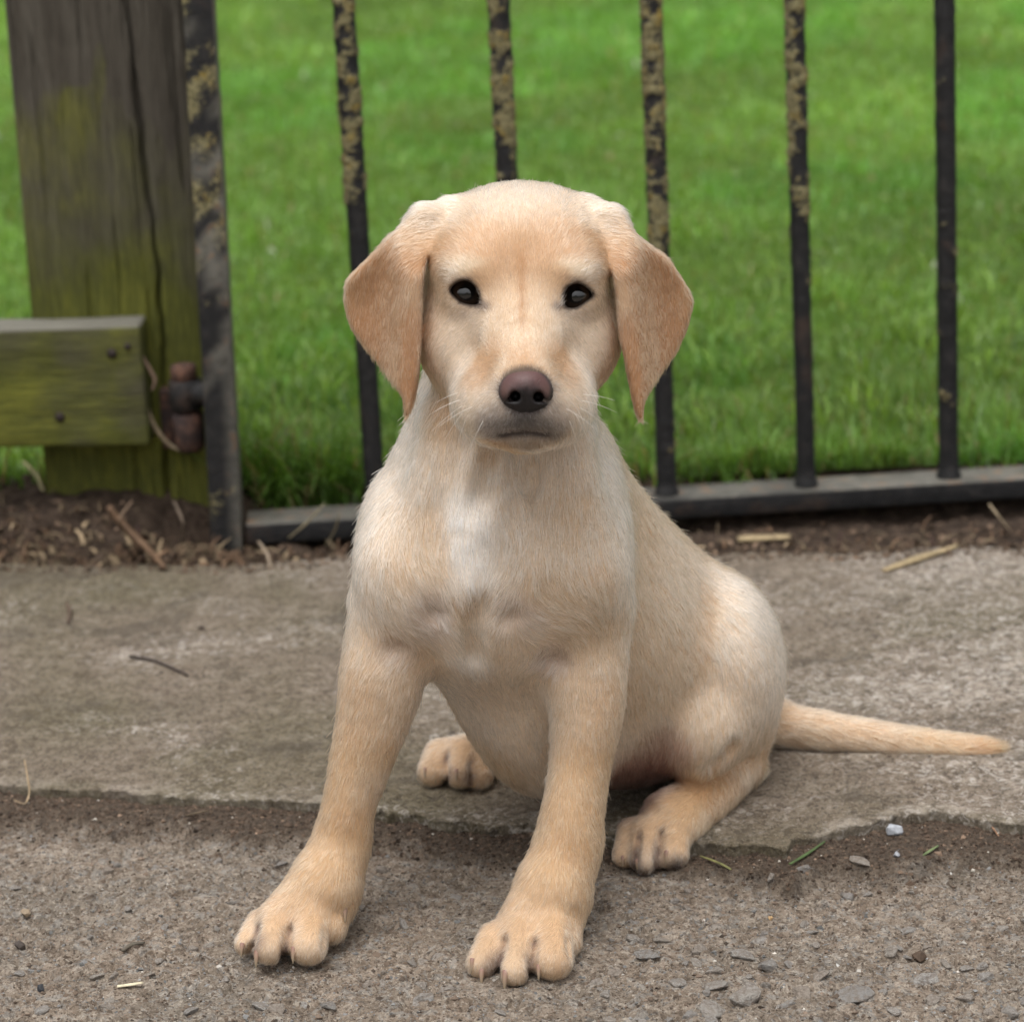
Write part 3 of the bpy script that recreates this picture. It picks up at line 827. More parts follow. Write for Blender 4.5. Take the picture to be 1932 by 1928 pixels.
def poly_sdf(X, Z, poly):
    """signed distance in the XZ plane to a closed polygon (broadcast arrays)"""
    poly = np.asarray(poly, dtype=np.float32)
    n = len(poly); d = None; inside = None
    for i in range(n):
        a = poly[i]; b = poly[(i + 1) % n]
        e = b - a; wx = X - a[0]; wz = Z - a[1]
        t = np.clip((wx * e[0] + wz * e[1]) / (e @ e), 0, 1)
        dd = (wx - e[0] * t) ** 2 + (wz - e[1] * t) ** 2
        d = dd if d is None else np.minimum(d, dd)
        c1 = (Z >= a[1]); c2 = (Z < b[1]); c3 = (e[0] * wz > e[1] * wx)
        fl = (c1 & c2 & c3) | (~c1 & ~c2 & ~c3)
        inside = fl if inside is None else inside ^ fl
    d = np.sqrt(d)
    return np.where(inside, -d, d)

def smooth_poly(pts, n=4):
    pts = np.asarray(pts, float); out = []
    m = len(pts)
    for i in range(m):
        p0, p1, p2, p3 = pts[i - 1], pts[i], pts[(i + 1) % m], pts[(i + 2) % m]
        for t in np.arange(n) / n:
            out.append(0.5 * ((2 * p1) + (-p0 + p2) * t + (2 * p0 - 5 * p1 + 4 * p2 - p3) * t * t + (-p0 + 3 * p1 - 3 * p2 + p3) * t ** 3))
    return np.array(out)

fld = Field((-0.165, 1.09, -0.012), (0.325, 1.50, 0.425), VOX)

def cone_px(A, B, k=0.01, shrink=0.0):
    a = P(*A[:3]); b = P(*B[:3])
    fld.cone(a, b, S(A[3], A[2]) - shrink, S(B[3], B[2]) - shrink, k)
def chain_px(pts, k=0.012, shrink=0.0, n=4):
    """one smooth tube through the listed points; a single union with the rest"""
    C = np.array([np.append(P(*q[:3]), S(q[3], q[2]) - shrink) for q in pts])
    out = []
    m = len(C)
    for i in range(m - 1):
        p0 = C[max(i - 1, 0)]; p1 = C[i]; p2 = C[i + 1]; p3 = C[min(i + 2, m - 1)]
        for t in np.arange(n) / n:
            out.append(0.5 * ((2 * p1) + (-p0 + p2) * t + (2 * p0 - 5 * p1 + 4 * p2 - p3) * t * t + (-p0 + 3 * p1 - 3 * p2 + p3) * t ** 3))
    out.append(C[-1])
    out = np.array(out, dtype=np.float32)
    def fn(X, Y, Z):
        d = None
        for A, B in zip(out[:-1], out[1:]):
            ba = B[:3] - A[:3]; L = float(ba @ ba) + 1e-12
            px, py, pz = X - A[0], Y - A[1], Z - A[2]
            t = np.clip((px * ba[0] + py * ba[1] + pz * ba[2]) / L, 0, 1)
            e = np.sqrt((px - t * ba[0]) ** 2 + (py - t * ba[1]) ** 2 + (pz - t * ba[2]) ** 2) - (A[3] + (B[3] - A[3]) * t)
            d = e if d is None else np.minimum(d, e)
        return d
    r = out[:, 3:4]
    fld.add(fn, (out[:, :3] - r).min(0), (out[:, :3] + r).max(0), k)

SH = 0.0004     # room left for the coat
# ---- trunk -----------------------------------------------------------------
# chest and ribcage: axis runs back, to the right and down
chest = P(932, 1075, 1.262); rump = P(1295, 1290, 1.375)
ax = rump - chest
fld.ell(P(932, 1060, 1.268), (S(238, 1.26), 0.080, S(250, 1.26)), None, 0.02)
fld.ell(P(1078, 1185, 1.312), (0.062, 0.092, 0.073), rot_to(ax), 0.03)
fld.ell(P(1200, 1258, 1.352), (0.060, 0.072, 0.067), rot_to(ax), 0.03)
fld.ell(P(1335, 1292, 1.385), (0.036, 0.05, 0.048), None, 0.03)          # rump
# belly hanging between the front legs
fld.ell(P(1003, 1275, 1.285), (0.041, 0.055, 0.062), None, 0.022)
fld.ell(P(1055, 1380, 1.310), (0.036, 0.055, 0.031), None, 0.02)
fld.ell(P(1165, 1350, 1.340), (0.036, 0.045, 0.034), None, 0.02)
# neck
chain_px([(960, 640, 1.262, 128), (952, 780, 1.255, 168), (940, 930, 1.255, 206)], 0.03, SH)
# withers / back line
chain_px([(1050, 880, 1.29, 100), (1165, 1070, 1.345, 112), (1310, 1235, 1.385, 128)], 0.03)
# breast bone and shoulders
fld.ell(P(885, 1090, 1.212), (0.022, 0.024, 0.036), None, 0.022)
fld.ell(P(758, 1078, 1.240), (S(76, 1.25), 0.042, S(160, 1.25)), None, 0.02)
fld.ell(P(1098, 1050, 1.240), (S(84, 1.25), 0.042, S(170, 1.25)), None, 0.02)
# breast muscles: two soft pads that end in a fold above the legs
fld.ell(P(785, 1080, 1.217), (0.026, 0.020, 0.026), None, 0.02)
fld.ell(P(1035, 1088, 1.217), (0.034, 0.020, 0.026), None, 0.02)
# loose skin of the throat
chain_px([(850, 790, 1.217, 44), (825, 920, 1.214, 36), (810, 1060, 1.226, 24)], 0.022)
chain_px([(925, 830, 1.198, 26), (908, 940, 1.196, 24), (895, 1060, 1.204, 20)], 0.016)
chain_px([(1075, 820, 1.214, 44), (1088, 940, 1.210, 38), (1090, 1070, 1.222, 24)], 0.018)
# ---- front legs ------------------------------------------------------------
chain_px([(742, 1150, 1.232, 82), (724, 1262, 1.222, 84), (706, 1345, 1.217, 73), (682, 1432, 1.212, 62),
          (658, 1522, 1.206, 53), (643, 1592, 1.203, 61), (612, 1672, 1.192, 67)], 0.012, SH)
chain_px([(1100, 1160, 1.232, 90), (1102, 1262, 1.222, 84), (1105, 1345, 1.214, 72), (1095, 1440, 1.206, 61),
          (1081, 1530, 1.196, 63), (1070, 1600, 1.190, 71), (1042, 1682, 1.178, 70)], 0.012, SH)
# elbows and the folds of the armpits
fld.ball(P(775, 1205, 1.243), 0.016, 0.014)
fld.ball(P(1050, 1225, 1.240), 0.018, 0.014)
fld.ball(P(968, 1150, 1.228), 0.020, 0.012)

def paw(toes, bridge, heel, k=0.003):
    """toes: (px, py, Y, r_px) knuckle + (px, py, Y, r_px) tip"""
    for A, B in bridge: cone_px(A, B, 0.008)
    for kn, tp in toes: cone_px((kn[0], kn[1], kn[2] + .004, kn[3] * .86), tp, k)
FL_T = [((488, 1738, 1.178, 27), (463, 1781, 1.168, 22)), ((518, 1732, 1.172, 34), (508, 1787, 1.156, 33)),
        ((590, 1732, 1.172, 37), (582, 1785, 1.156, 37)), ((632, 1715, 1.184, 31), (628, 1752, 1.176, 26))]
paw(FL_T, [((612, 1672, 1.192, 68), (562, 1722, 1.184, 56)), ((562, 1722, 1.184, 54), (548, 1765, 1.176, 38)),
           ((612, 1690, 1.196, 58), (592, 1755, 1.186, 44))], None, 0.0075)
FR_T = [((930, 1768, 1.156, 34), (908, 1818, 1.144, 30)), ((978, 1764, 1.150, 35), (971, 1830, 1.133, 32)),
        ((1042, 1760, 1.150, 42), (1043, 1811, 1.137, 40)), ((1070, 1740, 1.164, 30), (1074, 1780, 1.156, 24))]
paw(FR_T, [((1040, 1682, 1.178, 72), (1000, 1745, 1.168, 60)), ((1000, 1745, 1.168, 56), (985, 1788, 1.156, 40)),
           ((1045, 1700, 1.178, 64), (1032, 1775, 1.166, 46))], None, 0.0075)
# ---- left hind leg (right in the picture) ----------------------------------
fld.ell(P(1380, 1255, 1.345), (S(90, 1.345), 0.048, S(158, 1.345)), None, 0.026)         # thigh
fld.ell(P(1345, 1350, 1.322), (S(76, 1.33), 0.034, S(88, 1.33)), None, 0.014)            # stifle
fld.ell(P(1308, 1398, 1.302), (S(40, 1.3), 0.018, S(60, 1.3)), None, 0.026)              # knee
chain_px([(1390, 1370, 1.352, 66), (1398, 1440, 1.345, 44)], 0.012)                      # second thigh to hock
chain_px([(1396, 1442, 1.345, 46), (1338, 1494, 1.312, 52), (1270, 1548, 1.283, 58)], 0.006)
HR_T = [((1190, 1568, 1.274, 30), (1179, 1614, 1.264, 25)), ((1222, 1570, 1.264, 34), (1216, 1622, 1.252, 29)),
        ((1272, 1568, 1.266, 34), (1270, 1612, 1.256, 30))]
paw(HR_T, [((1268, 1550, 1.283, 56), (1240, 1580, 1.277, 46))], None, 0.0075)
# ---- right hind leg: the foot shows behind the left front leg ---------------
chain_px([(1010, 1452, 1.375, 52), (930, 1450, 1.385, 46), (872, 1438, 1.378, 46)], 0.012)
HL_T = [((828, 1424, 1.372, 34), (817, 1455, 1.364, 29)), ((872, 1426, 1.364, 34), (868, 1458, 1.355, 29)),
        ((908, 1436, 1.366, 29), (906, 1466, 1.358, 24))]
paw(HL_T, [((890, 1428, 1.380, 42), (860, 1435, 1.374, 38))], None, 0.0075)
# ---- tail -------------------------------------------------------------------
TAIL = [(1400, 1335, 1.400, 60), (1470, 1364, 1.403, 45), (1560, 1380, 1.398, 38), (1680, 1397, 1.392, 33), (1790, 1409, 1.386, 28), (1850, 1414, 1.383, 25), (1876, 1412, 1.382, 16)]
chain_px(TAIL, 0.012)

def skin_at(px, py):
    d = ray(px, py); ys = np.arange(1.12, 1.46, 0.0007)
    q = CAM + d[None] * (ys / d[1])[:, None]
    i = np.round((q - fld.lo) / fld.v).astype(int)
    ok = ((i >= 0) & (i < fld.n)).all(1)
    i = i[ok]; q = q[ok]
    v = fld.F[i[:, 0], i[:, 1], i[:, 2]]
    h = np.nonzero(v < 0)[0]
    return q[h[0]] if len(h) else q[np.argmin(v)]
# ---- head -------------------------------------------------------------------
HY = 1.225
fld.ell(P(979, 524, HY + 0.012), (S(172, HY), 0.056, S(167, HY)), None, 0.014)            # skull
fld.ell(P(978, 490, HY + 0.010), (S(166, HY), 0.046, S(92, HY)), None, 0.014)
fld.ell(P(979, 436, HY + 0.014), (S(160, HY), 0.044, S(76, HY)), None, 0.012)             # temples
fld.ell(P(978, 590, HY + 0.004), (S(172, HY), 0.042, S(110, HY)), None, 0.014)            # cheeks
fld.ell(P(884, 500, HY - 0.0245), (S(48, HY), 0.017, S(34, HY)), None, 0.02)              # brows
fld.ell(P(1078, 504, HY - 0.0245), (S(48, HY), 0.017, S(34, HY)), None, 0.02)
fld.ell(P(870, 640, HY - 0.008), (S(64, HY), 0.026, S(66, HY)), None, 0.02)               # cheek pads
fld.ell(P(1092, 645, HY - 0.008), (S(64, HY), 0.026, S(66, HY)), None, 0.02)
# muzzle
cone_px((981, 560, HY - 0.022, 55), (986, 640, HY - 0.042, 64), 0.02)
cone_px((986, 640, HY - 0.042, 64), (990, 712, HY - 0.078, 56), 0.018)
cone_px((882, 660, HY - 0.006, 56), (932, 748, HY - 0.042, 62), 0.018)
cone_px((1080, 665, HY - 0.006, 56), (1036, 750, HY - 0.042, 62), 0.018)                    # bridge
fld.ell(P(988, 742, HY - 0.054), (S(100, 1.17), 0.038, S(60, 1.17)), None, 0.016)
fld.ell(P(938, 771, HY - 0.058), (S(62, 1.17), 0.026, S(52, 1.17)), None, 0.02)          # flews
fld.ell(P(1040, 773, HY - 0.058), (S(62, 1.17), 0.026, S(52, 1.17)), None, 0.02)
fld.ell(P(990, 808, HY - 0.057), (S(50, 1.17), 0.025, S(27, 1.17)), None, 0.006)          # chin
# crease between the flews under the nose
# line of the lips
_lip = [skin_at(x_, y_) for x_, y_ in ((950, 821), (965, 820), (978, 818), (990, 817), (1003, 818), (1016, 820), (1032, 822))]
for _a, _b in zip(_lip[:-1], _lip[1:]): fld.cone(_a, _b, 0.0004, 0.0004, 0.003, sub=True)
# ---- ears: bent sheets hung from the side of the skull -----------------------
EAR_L = [(835, 400), (797, 396), (771, 416), (735, 446), (693, 493), (657, 532), (649, 560), (650, 588), (662, 625),
         (688, 660), (720, 690), (755, 716), (765, 740), (769, 764), (782, 735), (791, 685), (796, 600), (798, 530), (808, 470), (838, 430)]
EAR_R = [(1118, 400), (1148, 396), (1174, 412), (1198, 439), (1231, 468), (1260, 492), (1286, 531), (1306, 566), (1308, 590),
         (1295, 634), (1266, 683), (1230, 713), (1212, 733), (1205, 768), (1196, 758), (1187, 722), (1176, 662), (1164, 606), (1157, 528), (1141, 468), (1120, 436)]
def ear(poly, side):
    Y0 = HY - 0.004
    xz = np.array([P(x, y, Y0)[[0, 2]] for x, y in smooth_poly(poly, 3)], dtype=np.float32)
    top = P(poly[0][0], poly[0][1], Y0)
    inner = P(800 if side < 0 else 1156, 560, Y0)
    low = P(768 if side < 0 else 1206, 765, Y0)
    T = 0.0022
    def fn(X, Y, Z):
        d2 = poly_sdf(X, Z, xz)
        u = (X - inner[0]) * side                      # grows away from the face
        v = top[2] - Z                                 # grows downwards
        # front edge rolls towards the viewer, flap swings back behind it
        yc = Y0 + 0.002 - 0.020 * np.exp(-(np.maximum(u - 0.005 - 0.10 * np.maximum(v - 0.03, 0), 0) / 0.011) ** 2) * sstep(0.0, 0.03, v) \
            + 0.50 * np.maximum(u - 0.012, 0) * sstep(0.0, 0.05, v) - 0.05 * v \
            - 4.0 * np.maximum(u - 0.026, 0) ** 2
        wv = np.abs(Y - yc) * 0.88 - T
        r = 0.0022
        q1 = np.maximum(d2 + r, 0); q2 = np.maximum(wv + 0.0, 0)
        return np.sqrt(q1 ** 2 + q2 ** 2) + np.minimum(np.maximum(d2 + r, wv), 0) - r
    lo = np.array([xz[:, 0].min(), Y0 - 0.04, xz[:, 1].min()]); hi = np.array([xz[:, 0].max(), Y0 + 0.05, xz[:, 1].max()])
    fld.add(fn, lo, hi, 0.0035)
ear(EAR_L, -1); ear(EAR_R, 1)
fld.cone(P(806, 416, HY + 0.004), P(842, 416, HY + 0.008), S(18, HY), S(32, HY), 0.014)
fld.cone(P(1150, 416, HY + 0.004), P(1116, 416, HY + 0.008), S(18, HY), S(32, HY), 0.014)

# ---- eyes: lids, then the slit cut through them -------------------------------
EYE_POLY = [[(849.5, 548), (861, 535), (877, 530), (891, 536), (900, 548), (904, 562), (903, 573), (887, 574), (871, 570), (859, 560)],
            [(1065, 575), (1064, 561), (1069, 546), (1079, 538), (1092, 536), (1108, 545), (1118, 557), (1104, 569), (1088, 579), (1073, 580)]]
EYE_C = [P(877, 553, HY - 0.0315), P(1090, 558, HY - 0.0315)]
EYE_R = 0.0096
EYE_DIR = [np.array([-0.16, -1.0, 0.16]), np.array([0.16, -1.0, 0.16])]
EYE_B = []
EYE_POLY = [[tuple(np.mean(po, 0) + (np.array(q) - np.mean(po, 0)) * [1.0, 1.03]) for q in po] for po in EYE_POLY]
for ec, po, ed in zip(EYE_C, EYE_POLY, EYE_DIR):
    ed = ed / np.linalg.norm(ed)
    bc = ec - ed * 0.0058                                  # ball centre sits behind the slit
    EYE_B.append(bc)
    fld.ball(bc, EYE_R + 0.0016, 0.007)                    # lids close round the ball
    xz = np.array([P(x, y, ec[1])[[0, 2]] for x, y in smooth_poly(po, 3)], dtype=np.float32)
    def slit(X, Y, Z, xz=xz, ec=ec):
        dr = ray(*proj(ec))
        d2 = poly_sdf(X - (Y - ec[1]) * np.float32(dr[0] / dr[1]), Z - (Y - ec[1]) * np.float32(dr[2] / dr[1]), xz)
        return np.maximum(d2, np.abs(Y - ec[1] + 0.004) - 0.013)
    lo = np.array([xz[:, 0].min(), ec[1] - 0.018, xz[:, 1].min() - 0.006]); hi = np.array([xz[:, 0].max(), ec[1] + 0.012, xz[:, 1].max() + 0.006])
    fld.sub(slit, lo, hi, 0.0012)

fld.ell(P(991, 745, 1.139), (S(38, 1.14), 0.011, S(26, 1.14)), None, 0.002, sub=True)     # hollow behind the nose leather
# ---- folds of loose skin --------------------------------------------------------
FOLDS = [([(936, 850), (917, 905), (902, 960)], .0006, .012), ([(1003, 880), (998, 930)], .0004, .010), ([(905, 1130), (890, 1190), (895, 1250)], .0004, .010),
         ([(1345, 1444), (1372, 1428), (1388, 1402)], .0004, .009),
         # clefts between the toes
         ([(487, 1748), (478, 1776), (468, 1806)], .0015, .003), ([(547, 1752), (540, 1785), (534, 1815)], .0017, .003), ([(614, 1755), (612, 1788)], .0008, .0035),
         ([(952, 1772), (944, 1808), (936, 1848)], .0019, .003), ([(1008, 1776), (1004, 1810), (1001, 1848)], .0015, .003), ([(1070, 1768), (1076, 1802)], .0006, .0035),
         ([(1206, 1575), (1200, 1610), (1196, 1640)], .0013, .0028), ([(1248, 1570), (1242, 1610), (1238, 1645)], .0018, .0028),
         ([(842, 1422), (843, 1450), (844, 1480)], .0010, .003), ([(888, 1438), (889, 1475)], .0008, .003)]
fpts = []
for f, r_, k_ in FOLDS:
    q_ = np.array(f, float); t_ = np.linspace(0, len(f) - 1, (len(f) - 1) * 4 + 1)
    fpts.append(([skin_at(np.interp(t, range(len(f)), q_[:, 0]), np.interp(t, range(len(f)), q_[:, 1])) for t in t_], r_, k_))
for f, r_, k_ in fpts:
    for a_, b_ in zip(f[:-1], f[1:]):
        if np.linalg.norm(a_ - b_) < .03: fld.cone(a_ - cF * .0004, b_ - cF * .0004, r_, r_, k_, sub=True)
for px, py in ((748, 1226), (963, 1168), (1046, 1248), (815, 1160)):
    fld.ball(skin_at(px, py) - cF * .002, .0026, .009, sub=True)

# ---- stand on the ground: soles flat ------------------------------------------
bodyV, bodyF = fld.mesh()
# ------------------------------------------------------------------ coat: colour and lie of the hair
def face_normals(V, F):
    a = V[F[:, 2]] - V[F[:, 0]]; b = V[F[:, 3]] - V[F[:, 1]]
    n = np.cross(a, b); ar = np.linalg.norm(n, axis=1)
    return n / (ar[:, None] + 1e-20), ar * 0.5
fN, fA = face_normals(bodyV, bodyF)
vN = np.zeros_like(bodyV)
for q in range(4): np.add.at(vN, bodyF[:, q], fN * fA[:, None])
vN /= np.linalg.norm(vN, axis=1)[:, None] + 1e-20
_pv = proj(bodyV); _dep = (bodyV - CAM) @ cF
def surf(px, py):
    m = np.nonzero((np.abs(_pv[:, 0] - px) < 7) & (np.abs(_pv[:, 1] - py) < 7) & ((vN @ cF) < -0.05))[0]
    if len(m) == 0:
        return bodyV[np.argmin(np.hypot(_pv[:, 0] - px, _pv[:, 1] - py) + 40 * (vN @ cF > 0))]
    return bodyV[m[np.argmin(_dep[m])]]
def blend(pts, guides, base_w=1e-4):
    """gaussian blend of guide values: guides = [(pos, radius, value)]"""
    acc = 0; tot = np.full(len(pts), 1e-12)
    for pos, rad, val in guides:
        w_ = np.exp(-((pts - pos) ** 2).sum(1) / (rad * rad)) + 1e-9
        acc = acc + w_[:, None] * np.atleast_1d(val)[None, :]; tot = tot + w_
    return acc / tot[:, None]

FLOW = [  # px, py, direction in the picture, length mm, reach mm
    (990, 680, 0, -1, 2.6, 16), (983, 610, 0, -1, 3.2, 16), (982, 540, 0, -1, 3.6, 16), (980, 460, 0, -1, 4.5, 20), (980, 380, 0, -1, 5.0, 22),
    (905, 505, -.4, -.9, 3.2, 10), (1062, 508, .4, -.9, 3.2, 10), (855, 512, -.9, -.3, 3.4, 10), (1110, 516, .9, -.3, 3.4, 10),
    (860, 430, -.6, -.6, 5, 18), (1100, 430, .6, -.6, 5, 18), (825, 540, -.8, .6, 4, 12), (1135, 545, .8, .6, 4, 12),
    (876, 610, -.7, .5, 2.8, 12), (1090, 615, .7, .5, 2.8, 12), (840, 650, -.7, .7, 4, 14), (1120, 650, .7, .7, 4, 14),
    (920, 690, -.8, -.1, 2.6, 12), (1060, 695, .8, -.1, 2.6, 12), (885, 750, -.8, .6, 3.2, 12), (1090, 755, .8, .6, 3.2, 12),
    (925, 790, -.5, .9, 3.0, 10), (1055, 792, .5, .9, 3.0, 10), (965, 800, -.3, .9, 2.4, 8), (1015, 800, .3, .9, 2.4, 8), (990, 830, 0, 1, 3, 8),
    (800, 400, -.9, .3, 6, 14), (1155, 400, .9, .3, 6, 14), (750, 470, -.6, .8, 5, 16), (1205, 470, .6, .8, 5, 16),
    (690, 570, -.1, 1, 4.5, 16), (1265, 570, .1, 1, 4.5, 16), (740, 600, .05, 1, 5, 16), (1215, 600, .05, 1, 5, 16), (745, 680, .25, 1, 5, 14), (1220, 690, -.2, 1, 5, 14),
    (780, 560, .1, 1, 4.5, 10), (1178, 560, .1, 1, 4.5, 10), (770, 740, 0, 1, 4, 10), (1205, 745, 0, 1, 4, 10),
    (810, 800, -.2, 1, 8, 22), (1110, 810, .2, 1, 8, 22), (900, 880, -.1, 1, 8, 22), (1000, 890, .05, 1, 8, 22), (760, 900, -.15, 1, 9, 24), (1140, 920, .2, 1, 9, 24),
    (885, 1000, .05, 1, 10, 22), (780, 1000, .1, 1, 9, 22), (1060, 1000, -.1, 1, 9, 22), (700, 1060, .1, 1, 9, 20), (1165, 1060, .15, 1, 9, 22),
    (790, 1085, .7, .6, 9, 14), (840, 1120, .5, .9, 9, 14), (880, 1130, .1, 1, 11, 12), (960, 1100, -.6, .8, 9, 14), (1060, 1090, .3, .8, 9, 14),
    (700, 1150, .5, .9, 8, 14), (770, 1190, .9, .5, 8, 10), (745, 1235, -.5, .6, 8, 9), (820, 1200, .6, .9, 8, 12),
    (960, 1170, -.6, .5, 8, 9), (1000, 1180, .9, .3, 8, 9), (930, 1230, .1, 1, 8, 14), (1060, 1160, .9, .2, 8, 14), (1130, 1160, .6, .8, 8, 16), (1040, 1250, -.5, .7, 8, 9),
    (1150, 1250, .1, 1, 7, 16), (700, 1300, -.25, 1, 7, 20), (680, 1420, -.2, 1, 6.5, 20), (655, 1530, -.2, 1, 6, 18), (630, 1620, -.3, 1, 5.5, 16), (570, 1700, -.45, 1, 5, 14), (540, 1785, -.2, 1, 3.2, 12),
    (1100, 1330, -.05, 1, 7, 18), (1090, 1440, .1, 1, 6.5, 18), (1075, 1540, .05, 1, 6, 18), (1050, 1630, -.1, 1, 5.5, 16), (1010, 1720, -.3, 1, 5, 14), (980, 1818, -.1, 1, 3.2, 12),
    (930, 1330, .2, 1, 8, 20), (980, 1420, .2, 1, 8, 20), (1220, 1050, .5, .8, 9, 26), (1260, 1180, .45, .85, 9, 26), (1230, 1320, .35, .9, 9, 24),
    (1345, 1150, .5, .8, 9, 22), (1400, 1200, .35, .9, 9, 22), (1440, 1290, .1, 1, 9, 22), (1390, 1340, -.1, 1, 9, 20), (1310, 1420, -.2, 1, 8, 14), (1400, 1430, -.3, 1, 9, 16),
    (1370, 1490, -.5, .9, 7, 14), (1300, 1540, -.7, .8, 6, 14), (1235, 1610, -.2, 1, 2.4, 12), (880, 1420, -.5, .8, 5, 16), (850, 1460, -.2, 1, 2.8, 12),
    (1500, 1365, 1, .25, 9, 20), (1600, 1378, 1, .25, 9, 18), (1720, 1393, 1, .25, 9, 18), (1560, 1405, .9, .55, 13, 14), (1650, 1415, .9, .55, 14, 14), (1750, 1424, .9, .5, 13, 14), (1835, 1415, 1, .1, 9, 12), (1868, 1415, 1, -.35, 13, 9),
]
flow_g = []; len_g = []
for px, py, dx, dy, L, rad in FLOW:
    p_ = surf(px, py); d_ = cR * dx - cU * dy
    d_ = d_ / np.linalg.norm(d_) + cF * 0.12
    flow_g.append((p_, rad * 0.001, d_)); len_g.append((p_, rad * 0.001, np.array([L])))
# unseen back of the head, neck and back
for p_, d_, L in [((0.01, 1.30, 0.36), (0, .4, -1), 6), ((0.01, 1.32, 0.28), (0, .3, -1), 9), ((0.05, 1.37, 0.2), (.2, .4, -1), 10), ((0.10, 1.42, 0.12), (.3, .4, -1), 10), ((0.03, 1.42, 0.06), (.1, .2, -1), 9), ((-0.06, 1.32, 0.14), (-.1, .4, -1), 9)]:
    flow_g.append((np.array(p_), 0.035, np.array(d_) / np.linalg.norm(d_))); len_g.append((np.array(p_), 0.035, np.array([L])))

